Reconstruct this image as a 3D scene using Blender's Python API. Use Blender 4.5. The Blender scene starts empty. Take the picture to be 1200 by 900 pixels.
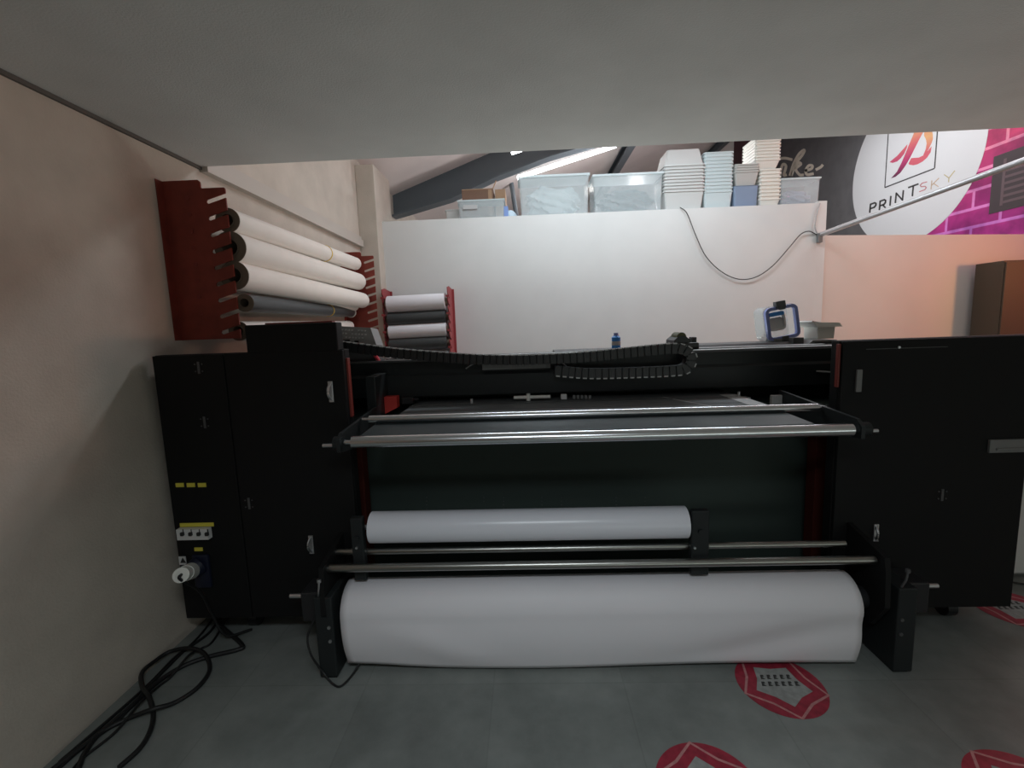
import bpy, bmesh, math, random
from mathutils import Vector, Matrix
random.seed(7)
S = bpy.context.scene
COL = S.collection
PI = math.pi

# ------------------------------------------------------------ camera
FP, PITCH, YAW, ROLL = 539.73, 0.1249976, 0.0336245, 0.0351744
CAM = Vector((0, 0, 1.65))
Fw = Vector((-math.sin(YAW)*math.cos(PITCH), math.cos(YAW)*math.cos(PITCH), -math.sin(PITCH)))
R0 = Vector((math.cos(YAW), math.sin(YAW), 0)); U0 = R0.cross(Fw)
Rv = math.cos(ROLL)*R0 - math.sin(ROLL)*U0
Uv = math.sin(ROLL)*R0 + math.cos(ROLL)*U0
cd = bpy.data.cameras.new('camera'); cam = bpy.data.objects.new('camera', cd); COL.objects.link(cam)
cam.matrix_world = Matrix.Translation(CAM) @ Matrix((Rv, Uv, -Fw)).transposed().to_4x4()
cd.sensor_width = 36; cd.lens = FP*36/1200; cd.clip_start = .05
S.camera = cam

def at(px, py, ax, v):
    """point on the world plane (axis = value) seen at a photograph position"""
    d = Fw + Rv*(px-600)/FP - Uv*(py-450)/FP
    i = 'XYZ'.index(ax)
    return CAM + d*((v-CAM[i])/d[i])

# ------------------------------------------------------------ materials
def mat(name, col, rough=.6, metal=0, noise=0, nscale=8, bump=0, bscale=60, spec=.5, alpha=1, trans=0, emit=None, estr=0, ior=1.45):
    m = bpy.data.materials.new(name); m.use_nodes = True
    nt = m.node_tree; b = nt.nodes['Principled BSDF']
    b.inputs['Roughness'].default_value = rough
    b.inputs['Metallic'].default_value = metal
    b.inputs['Specular IOR Level'].default_value = spec
    b.inputs['Alpha'].default_value = alpha
    b.inputs['Transmission Weight'].default_value = trans
    b.inputs['IOR'].default_value = ior
    c = (*col, 1)
    b.inputs['Base Color'].default_value = c
    if noise or bump:
        tc = nt.nodes.new('ShaderNodeTexCoord')
    if noise:
        n = nt.nodes.new('ShaderNodeTexNoise'); n.inputs['Scale'].default_value = nscale; n.inputs['Detail'].default_value = 6
        nt.links.new(tc.outputs['Object'], n.inputs['Vector'])
        r = nt.nodes.new('ShaderNodeValToRGB')
        r.color_ramp.elements[0].position = .3; r.color_ramp.elements[1].position = .7
        r.color_ramp.elements[0].color = (*[x*(1-noise) for x in col], 1)
        r.color_ramp.elements[1].color = (*[min(1, x*(1+noise)) for x in col], 1)
        nt.links.new(n.outputs['Fac'], r.inputs['Fac']); nt.links.new(r.outputs['Color'], b.inputs['Base Color'])
    if bump:
        n2 = nt.nodes.new('ShaderNodeTexNoise'); n2.inputs['Scale'].default_value = bscale; n2.inputs['Detail'].default_value = 4
        nt.links.new(tc.outputs['Object'], n2.inputs['Vector'])
        bp = nt.nodes.new('ShaderNodeBump'); bp.inputs['Strength'].default_value = bump; bp.inputs['Distance'].default_value = .01
        nt.links.new(n2.outputs['Fac'], bp.inputs['Height']); nt.links.new(bp.outputs['Normal'], b.inputs['Normal'])
    if emit:
        b.inputs['Emission Color'].default_value = (*emit, 1); b.inputs['Emission Strength'].default_value = estr
    return m

def floor_mat():
    m = mat('floor_tiles', (.2, .22, .21), rough=.5, spec=.3)
    nt = m.node_tree; b = nt.nodes['Principled BSDF']; L = nt.links.new
    tc = nt.nodes.new('ShaderNodeTexCoord')
    n = nt.nodes.new('ShaderNodeTexNoise'); n.inputs['Scale'].default_value = 2.2; n.inputs['Detail'].default_value = 10; n.inputs['Roughness'].default_value = .65
    L(tc.outputs['Object'], n.inputs['Vector'])
    r = nt.nodes.new('ShaderNodeValToRGB')
    r.color_ramp.elements[0].position = .3; r.color_ramp.elements[0].color = (.165, .18, .172, 1)
    r.color_ramp.elements[1].position = .72; r.color_ramp.elements[1].color = (.30, .32, .305, 1)
    L(n.outputs['Fac'], r.inputs['Fac'])
    br = nt.nodes.new('ShaderNodeTexBrick'); br.offset = 0; br.inputs['Scale'].default_value = 1
    br.inputs['Brick Width'].default_value = .6; br.inputs['Row Height'].default_value = .6
    br.inputs['Mortar Size'].default_value = .003; br.inputs['Color1'].default_value = (1, 1, 1, 1); br.inputs['Color2'].default_value = (.88, .88, .88, 1)
    br.inputs['Mortar'].default_value = (.82, .82, .82, 1)
    mp = nt.nodes.new('ShaderNodeMapping'); mp.inputs['Location'].default_value = (.23, .1, 0)
    L(tc.outputs['Object'], mp.inputs['Vector']); L(mp.outputs['Vector'], br.inputs['Vector'])
    mx = nt.nodes.new('ShaderNodeMixRGB'); mx.blend_type = 'MULTIPLY'; mx.inputs[0].default_value = 1
    L(r.outputs['Color'], mx.inputs[1]); L(br.outputs['Color'], mx.inputs[2]); L(mx.outputs['Color'], b.inputs['Base Color'])
    return m

def brick_mat():
    # printed picture of brickwork on the mural, colours of the print itself
    m = mat('brick_print', (.6, .1, .3), rough=.6)
    nt = m.node_tree; b = nt.nodes['Principled BSDF']; L = nt.links.new
    tc = nt.nodes.new('ShaderNodeTexCoord'); sp = nt.nodes.new('ShaderNodeSeparateXYZ'); cb = nt.nodes.new('ShaderNodeCombineXYZ')
    L(tc.outputs['Object'], sp.inputs[0]); L(sp.outputs['Y'], cb.inputs['X']); L(sp.outputs['Z'], cb.inputs['Y'])
    br = nt.nodes.new('ShaderNodeTexBrick'); br.inputs['Scale'].default_value = 1
    br.inputs['Brick Width'].default_value = .85; br.inputs['Row Height'].default_value = .27
    br.inputs['Mortar Size'].default_value = .024; br.inputs['Mortar Smooth'].default_value = .2
    br.inputs['Color1'].default_value = (.62, .05, .22, 1); br.inputs['Color2'].default_value = (.38, .025, .17, 1)
    br.inputs['Mortar'].default_value = (.85, .3, .55, 1); br.inputs['Bias'].default_value = 0
    L(cb.outputs[0], br.inputs['Vector'])
    n = nt.nodes.new('ShaderNodeTexNoise'); n.inputs['Scale'].default_value = 3; n.inputs['Detail'].default_value = 8
    L(cb.outputs[0], n.inputs['Vector'])
    r = nt.nodes.new('ShaderNodeValToRGB'); r.color_ramp.elements[0].color = (.55, .5, .62, 1); r.color_ramp.elements[1].color = (1, 1, 1, 1)
    r.color_ramp.elements[0].position = .35; r.color_ramp.elements[1].position = .6
    L(n.outputs['Fac'], r.inputs['Fac'])
    mx = nt.nodes.new('ShaderNodeMixRGB'); mx.blend_type = 'MULTIPLY'; mx.inputs[0].default_value = 1
    L(br.outputs['Color'], mx.inputs[1]); L(r.outputs['Color'], mx.inputs[2])
    # printed hue drifts from red-pink above to violet below
    mr = nt.nodes.new('ShaderNodeMapRange'); mr.inputs['From Min'].default_value = 1.6; mr.inputs['From Max'].default_value = 3.1
    L(sp.outputs['Z'], mr.inputs['Value'])
    r2 = nt.nodes.new('ShaderNodeValToRGB'); r2.color_ramp.elements[0].color = (.8, .7, 1.35, 1); r2.color_ramp.elements[1].color = (1.1, 1, .75, 1)
    L(mr.outputs[0], r2.inputs['Fac'])
    m2 = nt.nodes.new('ShaderNodeMixRGB'); m2.blend_type = 'MULTIPLY'; m2.inputs[0].default_value = 1
    L(mx.outputs['Color'], m2.inputs[1]); L(r2.outputs['Color'], m2.inputs[2]); L(m2.outputs['Color'], b.inputs['Base Color'])
    return m

def grad_mat(name, z0, z1, stops, rough=.6):
    m = mat(name, (.5, .5, .5), rough=rough)
    nt = m.node_tree; b = nt.nodes['Principled BSDF']; L = nt.links.new
    g = nt.nodes.new('ShaderNodeNewGeometry'); sp = nt.nodes.new('ShaderNodeSeparateXYZ'); L(g.outputs['Position'], sp.inputs[0])
    mr = nt.nodes.new('ShaderNodeMapRange'); mr.inputs['From Min'].default_value = z0; mr.inputs['From Max'].default_value = z1
    L(sp.outputs['Z'], mr.inputs['Value'])
    r = nt.nodes.new('ShaderNodeValToRGB'); e = r.color_ramp.elements
    e[0].position = stops[0][0]; e[0].color = (*stops[0][1], 1); e[1].position = stops[-1][0]; e[1].color = (*stops[-1][1], 1)
    for p, c in stops[1:-1]:
        x = e.new(p); x.color = (*c, 1)
    L(mr.outputs[0], r.inputs['Fac']); L(r.outputs['Color'], b.inputs['Base Color'])
    return m

M = dict(
    wall=mat('cream_wall', (.56, .50, .435), .85, noise=.07, nscale=5, bump=.25, bscale=90, spec=.2),
    wallw=mat('white_panel', (.72, .72, .71), .6, noise=.025, nscale=2.5, spec=.2),
    wallr=mat('cream_panel', (.70, .66, .62), .6, noise=.02, nscale=2, spec=.2),
    slab=mat('grey_ceiling', (.66, .65, .63), .8, noise=.05, nscale=3, bump=.15, bscale=120, spec=.1),
    roof=mat('roof_lining', (.80, .72, .69), .8, noise=.05, nscale=1.5, spec=.1),
    trim=mat('cream_trim', (.52, .47, .42), .5),
    steel_paint=mat('blue_grey_steel', (.10, .12, .135), .5),
    floor=floor_mat(),
    black=mat('black_powder_coat', (.010, .010, .0105), .6, bump=.08, bscale=400, spec=.2),
    black2=mat('black_satin', (.020, .023, .024), .45, spec=.3),
    greenblack=mat('dark_green_black', (.045, .062, .056), .6, spec=.3),
    plastic=mat('black_plastic', (.022, .022, .024), .4),
    dgrey=mat('dark_grey_cover', (.085, .085, .088), .45),
    grey=mat('grey_console', (.2, .2, .2), .5),
    lgrey=mat('light_grey', (.5, .5, .5), .5),
    chrome=mat('polished_steel', (.75, .77, .8), .22, metal=1),
    alu=mat('aluminium', (.62, .63, .65), .42, metal=1),
    steelm=mat('worn_steel_bar', (.36, .36, .34), .3, metal=1),
    belt=mat('grey_belt', (.16, .165, .17), .45, noise=.08, nscale=20),
    beltd=mat('dark_belt', (.035, .045, .048), .35),
    redd=mat('brown_red_paint', (.07, .014, .010), .7, spec=.15),
    redp=mat('dark_red_paint', (.22, .035, .022), .6, noise=.15, nscale=12),
    red=mat('red_paint', (.20, .03, .022), .5),
    redb=mat('bright_red', (.7, .06, .05), .5),
    pink=mat('pink_red_cable', (.85, .08, .12), .5),
    redrack=mat('crimson_rack', (.32, .05, .055), .5),
    paper=mat('white_paper', (.82, .80, .84), .5, noise=.012, nscale=3, spec=.3),
    vinyl=mat('glossy_white_vinyl', (.80, .81, .88), .25, spec=.5),
    cream=mat('cream_roll', (.80, .74, .68), .55, noise=.02, nscale=6),
    core=mat('cardboard_core', (.16, .12, .09), .8),
    dvinyl=mat('dark_grey_vinyl', (.055, .06, .062), .45),
    yellow=mat('yellow_label', (.75, .65, .08), .5),
    ytie=mat('yellow_tie', (.8, .55, .08), .5),
    white=mat('white_plastic', (.72, .72, .72), .45),
    whiteb=mat('bright_white_plastic', (.85, .85, .80), .5),
    dark=mat('dark_print', (.03, .03, .03), .6),
    navy=mat('navy_plastic', (.008, .011, .03), .5),
    blue=mat('blue_plastic', (.05, .28, .75), .35),
    bluev=mat('blue_violet_plastic', (.25, .3, .62), .4),
    cable=mat('black_rubber', (.012, .012, .013), .5),
    wire=mat('thin_grey_wire', (.03, .028, .026), .6),
    brown=mat('dark_brown_wood', (.065, .05, .035), .6),
    card=mat('cardboard', (.42, .27, .17), .8),
    cardd=mat('brown_cardboard', (.22, .13, .09), .8),
    tub=mat('milky_plastic', (.66, .67, .66), .4, alpha=.88),
    tubblue=mat('pale_blue_plastic', (.72, .82, .84), .3, alpha=.72),
    bluebin=mat('smoky_blue_plastic', (.28, .36, .50), .3, alpha=.8),
    binw=mat('ivory_plastic', (.80, .79, .73), .5),
    bing=mat('grey_plastic', (.50, .50, .48), .5),
    bind=mat('grey_plastic_rim', (.25, .25, .25), .5),
    clear=mat('clear_plastic', (.75, .82, .84), .1, alpha=.26),
    bag=mat('clear_bag', (.68, .75, .76), .25, bump=.5, bscale=12, alpha=.8),
    bagd=mat('grey_bag', (.16, .20, .21), .35, bump=.5, bscale=12),
    bagb=mat('blue_grey_bag', (.30, .34, .46), .35, bump=.5, bscale=12),
    lamp=mat('led_tube', (1, 1, 1), .5, emit=(.92, .96, 1), estr=9),
    mural_black=mat('mural_charcoal', (.13, .13, .135), .6, noise=.1, nscale=4),
    mural_maroon=mat('mural_maroon', (.10, .05, .06), .6, noise=.1, nscale=4),
    mural_white=mat('mural_white', (.70, .72, .74), .5),
    script=mat('mural_script', (.85, .78, .66), .6),
    letter=mat('mural_letter_black', (.05, .05, .05), .6),
    lS=mat('letter_rose', (.55, .22, .24), .6), lK=mat('letter_tan', (.55, .42, .3), .6), lY=mat('letter_olive', (.52, .46, .26), .6),
    bricks=brick_mat(),
    shutter=mat('mural_window_print', (.06, .045, .05), .6), slat=mat('mural_slat_print', (.13, .09, .10), .6),
    stk=mat('sticker_red', (.32, .022, .045), .55, noise=.25, nscale=30),
    stw=mat('sticker_grey', (.30, .31, .30), .6, noise=.2, nscale=30),
    stl=mat('sticker_pink_line', (.50, .22, .22), .6, noise=.2, nscale=40),
)

# ------------------------------------------------------------ geometry helpers
def box(bm, a, b, bev=0, seg=2):
    x0, x1 = sorted((a[0], b[0])); y0, y1 = sorted((a[1], b[1])); z0, z1 = sorted((a[2], b[2]))
    r = bmesh.ops.create_cube(bm, size=1, matrix=Matrix.Translation(((x0+x1)/2, (y0+y1)/2, (z0+z1)/2)) @ Matrix.Diagonal((x1-x0, y1-y0, z1-z0, 1)))
    if bev:
        es = list({e for v in r['verts'] for e in v.link_edges})
        bmesh.ops.bevel(bm, geom=es, offset=bev, segments=seg, affect='EDGES', profile=.5)
    return bm

def cyl(bm, a, b, r, r2=None, seg=24, cap=True):
    a = Vector(a); b = Vector(b); d = b-a; L = d.length
    q = Vector((0, 0, 1)).rotation_difference(d.normalized()).to_matrix().to_4x4()
    bmesh.ops.create_cone(bm, cap_ends=cap, segments=seg, radius1=r, radius2=r if r2 is None else r2, depth=L, matrix=Matrix.Translation((a+b)/2) @ q)
    return bm

def hollow(bm, a, b, r, ri, seg=28):
    """tube with open bore"""
    a = Vector(a); b = Vector(b); d = (b-a).normalized()
    q = Vector((0, 0, 1)).rotation_difference(d).to_matrix()
    rings = []
    for p, rr in ((a, ri), (a, r), (b, r), (b, ri)):
        rings.append([bm.verts.new(p + q @ Vector((rr*math.cos(2*PI*k/seg), rr*math.sin(2*PI*k/seg), 0))) for k in range(seg)])
    for i in range(4):
        A, B = rings[i], rings[(i+1) % 4]
        for k in range(seg):
            bm.faces.new((A[k], A[(k+1) % seg], B[(k+1) % seg], B[k]))
    return bm

def smooth_path(pts, n=8):
    pts = [Vector(p) for p in pts]; out = []
    P = [2*pts[0]-pts[1]] + pts + [2*pts[-1]-pts[-2]]
    for i in range(1, len(P)-2):
        for k in range(n):
            t = k/n
            out.append(.5*((2*P[i]) + (-P[i-1]+P[i+1])*t + (2*P[i-1]-5*P[i]+4*P[i+1]-P[i+2])*t*t + (-P[i-1]+3*P[i]-3*P[i+1]+P[i+2])*t**3))
    out.append(pts[-1]); return out

def tube(bm, pts, r, seg=8, n=8, smooth=True):
    P = smooth_path(pts, n) if smooth else [Vector(p) for p in pts]
    up = Vector((0, 0, 1)); rings = []
    for i, p in enumerate(P):
        t = (P[min(i+1, len(P)-1)]-P[max(i-1, 0)]).normalized()
        s = t.cross(up)
        if s.length < .05: s = t.cross(Vector((0, 1, 0)))
        s.normalize(); u = s.cross(t)
        rr = r(i/(len(P)-1)) if callable(r) else r
        rings.append([bm.verts.new(p + s*rr*math.cos(2*PI*k/seg) + u*rr*math.sin(2*PI*k/seg)) for k in range(seg)])
    for A, B in zip(rings, rings[1:]):
        for k in range(seg):
            bm.faces.new((A[k], A[(k+1) % seg], B[(k+1) % seg], B[k]))
    bm.faces.new(rings[0][::-1]); bm.faces.new(rings[-1])
    return bm

def prism(bm, pts, axis, v0, v1):
    """polygon (list of 2-tuples in the plane across the axis) extruded v0..v1"""
    def mk(p, v):
        if axis == 'X': return (v, p[0], p[1])
        if axis == 'Y': return (p[0], v, p[1])
        return (p[0], p[1], v)
    A = [bm.verts.new(mk(p, v0)) for p in pts]; B = [bm.verts.new(mk(p, v1)) for p in pts]
    n = len(pts)
    bm.faces.new(A[::-1]); bm.faces.new(B)
    for k in range(n): bm.faces.new((A[k], A[(k+1) % n], B[(k+1) % n], B[k]))
    return bm

def nb(): return bmesh.new()

def obj(name, bm, m, parent=None, smooth=False, label=None):
    bmesh.ops.recalc_face_normals(bm, faces=bm.faces[:])
    if parent is not None:
        root = parent
        while root.parent: root = root.parent
        off = Vector(root.location)
    else:
        xs = [v.co for v in bm.verts]
        off = Vector(((min(v.x for v in xs)+max(v.x for v in xs))/2, (min(v.y for v in xs)+max(v.y for v in xs))/2, min(v.z for v in xs)))
    bmesh.ops.translate(bm, verts=bm.verts[:], vec=-off)
    me = bpy.data.meshes.new(name); bm.to_mesh(me); bm.free()
    for mm in (m if isinstance(m, (list, tuple)) else [m]): me.materials.append(mm)
    if smooth:
        me.polygons.foreach_set('use_smooth', [True]*len(me.polygons))
        try: me.set_sharp_from_angle(angle=math.radians(40))
        except Exception: pass
    o = bpy.data.objects.new(name, me); COL.objects.link(o)
    if parent is not None: o.parent = parent
    else: o.location = off
    if label: o['label'] = label
    return o

def thing(name, label, cat, loc, group=None):
    o = bpy.data.objects.new(name, None); COL.objects.link(o); o.empty_display_size = .1
    o.location = loc; o['label'] = label; o['category'] = cat
    if group: o['group'] = group
    return o

def tag(o, label, cat, group=None, kind=None):
    o['label'] = label; o['category'] = cat
    if group: o['group'] = group
    if kind: o['kind'] = kind
    return o

def struct(name, bm, m, parent=None):
    o = obj(name, bm, m, parent)
    if parent is None: o['kind'] = 'structure'
    return o

def dup(root, loc, label, group=None, rz=0):
    r = root.copy(); COL.objects.link(r); r.location = loc; r.rotation_euler = (0, 0, rz); r['label'] = label
    if group: r['group'] = group
    for ch in list(root.children):
        c = ch.copy(); COL.objects.link(c); c.parent = r
        for g in ch.children:
            d = g.copy(); COL.objects.link(d); d.parent = c
    return r

# ------------------------------------------------------------ the room
WX = -1.94; RX = 6.8; BY = 5.8; SZ = 2.67; SE = 2.87; EZ = 3.66; SL = .36
def roof_z(x): return EZ + SL*(x-WX)

struct('floor', box(nb(), (WX-.2, -3.6, -.1), (RX+.2, 13.7, 0)), M['floor'])
struct('wall_left', box(nb(), (WX-.2, -3.6, 0), (WX, 13.7, EZ+.02)), M['wall'])
struct('ceiling', box(nb(), (WX, -3.6, SZ), (RX, SE, SZ+.22)), M['slab'])
struct('wall_front', box(nb(), (WX, -3.6, 0), (RX, -3.4, SZ)), M['wallr'])
bm = nb(); prism(bm, [(WX-.2, roof_z(WX-.2)), (RX+.2, roof_z(RX+.2)), (RX+.2, roof_z(RX+.2)+.12), (WX-.2, roof_z(WX-.2)+.12)], 'Y', 2.4, 13.7)
struct('ceiling_roof', bm, M['roof'])
bm = nb(); prism(bm, [(-3.6, 0), (13.7, 0), (13.7, 6.8), (2.4, 6.8), (2.4, SZ), (-3.6, SZ)], 'X', RX, RX+.2)
struct('wall_right', bm, M['wallr'])
bm = nb(); prism(bm, [(WX, 0), (RX, 0), (RX, roof_z(RX)), (WX, roof_z(WX))], 'Y', 13.5, 13.7)
struct('wall_far', bm, M['wallw'])
bm = nb(); prism(bm, [(WX, SZ+.22), (RX, SZ+.22), (RX, roof_z(RX)), (WX, roof_z(WX))], 'Y', 2.4, 2.5)
struct('wall_above_ceiling', bm, M['wallr'])
# partition room: back wall with a deck on top
PT = 2.975; PX = 3.52
struct('wall_back', box(nb(), (WX, BY, 0), (PX, BY+.08, PT)), M['wallw'])
bm = nb(); box(bm, (WX, BY+.08, PT-.1), (PX, BY+2.2, PT-.005)); struct('ceiling_store', bm, M['wallw'])
bm = nb(); box(bm, (PX, BY, 0), (PX+.1, BY+2.2, PT+.02)); struct('wall_back_side', bm, M['wallw'])
a = Vector((PX+.1, BY+.02, 0)); b = Vector((RX, BY+.62, 0))
bm = nb(); prism(bm, [(a.x, a.y), (b.x, b.y), (b.x, b.y+.08), (a.x, a.y+.08)], 'Z', 0, 2.6)
struct('wall_back_right', bm, M['wallr'])
struct('trim_1', box(box(nb(), (WX, SE, SZ-.03), (WX+.05, BY-.22, SZ+.05)), (WX, SE, SZ+.05), (WX+.03, BY-.22, SZ+.09)), M['trim'])
struct('trim_2', box(nb(), (WX, -3.4, SZ-.018), (WX+.015, SE, SZ)), mat('dark_joint_trim', (.12, .11, .10), .8))  # thin dark strip along the joint of wall and ceiling
bm = nb(); box(bm, (WX, BY-.2, 0), (WX+.22, BY+.45, 3.58), .008)
tag(obj('corner_column', bm, M['wall']), 'cream boxed column standing in the corner where left and back walls meet', 'column')

# steel portal rafter and purlins
YR = 7.15
lo = [at(453, 256, 'Y', YR), at(530, 235, 'Y', YR), at(580, 211, 'Y', YR), at(645, 186, 'Y', YR), at(715, 166, 'Y', YR)]
poly = [(max(p.x, WX+.01), p.z) for p in lo] + [(lo[-1].x+3, lo[-1].z+3*SL)]
bm = nb(); prism(bm, poly + [(poly[-1][0], roof_z(poly[-1][0])-.01), (WX+.01, roof_z(WX+.01)-.01)], 'Y', YR-.01, YR+.01)
for (x0, z0), (x1, z1) in zip(poly, poly[1:]):
    prism(bm, [(x0, z0), (x1, z1), (x1, z1+.025), (x0, z0+.025)], 'Y', YR-.11, YR+.11)
tag(obj('roof_rafter', bm, M['steel_paint']), 'large dark blue-grey steel rafter sloping up under the roof above the boxes', 'rafter')
for x, y0, y1, lb in ((2.08, 7.3, 13.5, 'blue-grey roof purlin running away above the two large clear bins, left of two'),
                      (5.15, 7.3, 13.5, 'blue-grey roof purlin above the milky tub stacks, right of two')):
    bm = nb(); z = roof_z(x)-.02
    prism(bm, [(x-.09, z-.2-.03), (x+.09, z-.2+.03), (x+.09, z-.18+.03), (x+.01, z-.19), (x+.01, z-.0), (x+.09, z+.02), (x-.09, z-.04), (x-.01, z-.03), (x-.01, z-.2), (x-.09, z-.21)], 'Y', y0, y1)
    tag(obj('roof_purlin', bm, M['steel_paint']), lb, 'purlin')
# leaning dark brace
p0 = at(598, 207, 'Y', 9); p1 = at(606, 243, 'Y', 9)
bm = nb(); d = (p1-p0); cyl(bm, p0, (p1.x+d.x*4.2, 9, 0), .045, seg=10)
tag(obj('steel_brace', bm, M['steel_paint']), 'slim dark steel brace leaning behind the clear bins', 'brace')
# LED batten lights on the roof
def batten(pa, pb, w, lb):
    t = thing('strip_light', lb, 'light', pa)
    d = (pb-pa).normalized(); n = d.cross(Vector((0, 1, 0))).normalized()
    if n.z > 0: n = -n
    def bar(bm, w, h0, h1):
        q = [(pa.x+n.x*h0, pa.z+n.z*h0), (pb.x+n.x*h0, pb.z+n.z*h0), (pb.x+n.x*h1, pb.z+n.z*h1), (pa.x+n.x*h1, pa.z+n.z*h1)]
        return prism(bm, q, 'Y', pa.y-w/2, pa.y+w/2)
    obj('housing', bar(nb(), w*1.15, -.05, .0), M['white'], t)
    obj('diffuser', bar(nb(), w, 0, .012+w*.3), M['lamp'], t)
    return t
pa = at(606, 207, 'Y', 8.6); pb = at(722, 169, 'Y', 8.6)
batten(pa, pb, .10, 'long glowing white strip light under the roof above the clear bins')
pa = at(599, 178.5, 'Y', 6.4); pb = at(611, 174.5, 'Y', 6.4)
batten(pa, pb, .05, 'short glowing strip light seen at the ceiling edge above the rafter')

# ------------------------------------------------------------ lights
def area(loc, rot, sx, sy, power, col):
    l = bpy.data.lights.new('area_light', 'AREA'); l.shape = 'RECTANGLE'; l.size = sx; l.size_y = sy; l.energy = power; l.color = col
    o = bpy.data.objects.new('area_light', l); o.location = loc; o.rotation_euler = rot; COL.objects.link(o); return o
area((1.0, 4.6, 4.0), (math.radians(6), 0, 0), 3.2, .5, 62, (.80, .93, 1))
area((1.2, 9.3, 4.2), (0, 0, 0), 4.0, .6, 30, (1, .97, .93))
l = bpy.data.lights.new('loft_fill', 'POINT'); l.energy = 105; l.color = (.98, .97, 1); l.shadow_soft_size = .12  # added fill, hidden behind the bins, brightens roof and mural
o = bpy.data.objects.new('loft_fill', l); o.location = (1.8, 7.6, 3.35); COL.objects.link(o)
area((5.0, 8.2, 5.2), (0, math.radians(-18), 0), 1.0, 3.0, 64, (.97, .98, 1))
# added low fill behind the camera, tilted up to brighten the ceiling
area((3.3, -2.9, .5), (math.radians(136), 0, 0), 5.5, 1.0, 25, (.84, .98, .93))
fl = area((.1, -.25, 2.6), (math.radians(20), 0, math.radians(4)), 1.0, .3, 11, (.86, .95, 1)); fl.data.spread = math.radians(105)  # added overhead fill for the floor and hanging paper
area((4.6, 4.7, 4.4), (math.radians(20), 0, 0), 1.4, .5, 22, (.92, .97, 1))  # added fill to whiten the right partition
# added fill hidden behind the printer, shining up and back towards the ceiling edge
area((.6, 4.3, 1.1), Vector((0, -.55, .85)).to_track_quat('-Z', 'Y').to_euler(), 1.6, .3, 17, (.93, 1, .97))
l = bpy.data.lights.new('warm_bulb', 'POINT'); l.energy = 48; l.color = (1, .42, .15); l.shadow_soft_size = .10
o = bpy.data.objects.new('warm_bulb', l); o.location = (6.2, 4.6, 2.2); COL.objects.link(o)
# warm lamp low in the room at the right, shining across the top of the printer
l = bpy.data.lights.new('warm_lamp', 'AREA'); l.shape = 'DISK'; l.size = .9; l.energy = 23; l.color = (1, .64, .48)
o = bpy.data.objects.new('warm_lamp', l); o.location = (5.6, 3.9, 2.1); COL.objects.link(o)
o.rotation_euler = (Vector((-1.94, 1.6, 2.1))-o.location).to_track_quat('-Z', 'Y').to_euler()
w = bpy.data.worlds.new('world'); S.world = w; w.use_nodes = True
w.node_tree.nodes['Background'].inputs[0].default_value = (.5, .55, .6, 1); w.node_tree.nodes['Background'].inputs[1].default_value = .02

# ------------------------------------------------------------ the printer
PR = thing('large_format_printer', 'huge black roll-fed large-format printer with tall cabinets at both ends', 'printer', (.27, 2.9, 0))
CF = 2.25
body = obj('left_cabinet', box(box(nb(), (-1.876, CF+.02, .145), (-.905, 2.33, 1.565), .004), (-1.87, 2.32, .145), (-1.12, 3.4, 1.50), .004), M['black'], PR)
obj('upper_housing', box(box(nb(), (-1.39, CF+.005, 1.55), (-.93, 2.33, 1.70), .006), (-1.38, 2.32, 1.5), (-1.12, 2.7, 1.69), .006), M['black'], PR)
dA = obj('cabinet_door', box(nb(), (-1.873, CF, .15), (-1.512, CF+.022, 1.562), .003), M['black'], PR)
dB = obj('cabinet_door', box(nb(), (-1.506, CF, .15), (-.907, CF+.022, 1.562), .003), M['black'], PR)
def latch(par, x, z, h=.09, name='handle'):
    bm = nb(); box(bm, (x-.012, CF-.006, z-h/2), (x+.012, CF+.004, z+h/2), .002)
    cyl(bm, (x, CF-.012, z-h*.42), (x, CF-.012, z-h*.42+.001), .008)
    tube(bm, [(x, CF-.004, z-h*.4), (x-.006, CF-.022, z-h*.15), (x-.006, CF-.022, z+h*.15), (x, CF-.004, z+h*.4)], .006)
    return obj(name, bm, M['alu'], par, label='small bright metal latch handle')
p = at(388, 459, 'Y', CF); latch(dB, p.x, p.z, .105)
p = at(365, 638, 'Y', CF); latch(dB, p.x, p.z, .10)
def screws(par, px, py):
    p = at(px, py, 'Y', CF); bm = nb()
    for dx in (-.018, .018):
        for dz in (-.018, .018):
            cyl(bm, (p.x+dx, CF-.004, p.z+dz), (p.x+dx, CF+.002, p.z+dz), .0035, seg=10)
    box(bm, (p.x-.006, CF-.003, p.z-.03), (p.x+.006, CF+.002, p.z+.03))
    obj('hinge', bm, M['dgrey'], par)
screws(dA, 233, 431); screws(dA, 240, 495); screws(dB, 292, 590)
# labels and sockets on the narrow door
def plate(name, px0, py0, px1, py1, m, par=None, t=.004, lb=None):
    a = at(px0, py0, 'Y', CF); b = at(px1, py1, 'Y', CF)
    return obj(name, box(nb(), (a.x, CF-t, b.z), (b.x, CF+.001, a.z), .0008), m, par or PR, label=lb)
for x in (206, 219, 232): plate('warning_label', x, 566, x+10, 570.5, M['yellow'], dA, lb='small yellow label')
plate('warning_label', 211, 613, 251, 616.5, M['yellow'], dA, lb='long thin yellow label')
plate('warning_label', 228, 641.5, 238, 645.5, M['yellow'], dA, lb='small yellow label')
bk = plate('breaker_block', 211, 618, 249, 629.5, M['white'], dA, .03, 'white row of four circuit breakers')
for k in range(4):
    bm = nb(); p = at(214.5+9.6*k, 625, 'Y', CF-.03)
    box(bm, (p.x-.009, CF-.042, p.z-.011), (p.x+.007, CF-.028, p.z+.007), .002)
    box(bm, (p.x+.001, CF-.033, p.z+.0), (p.x+.004, CF-.029, p.z+.022))
    obj('breaker_switch', bm, M['dark'], bk)
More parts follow.
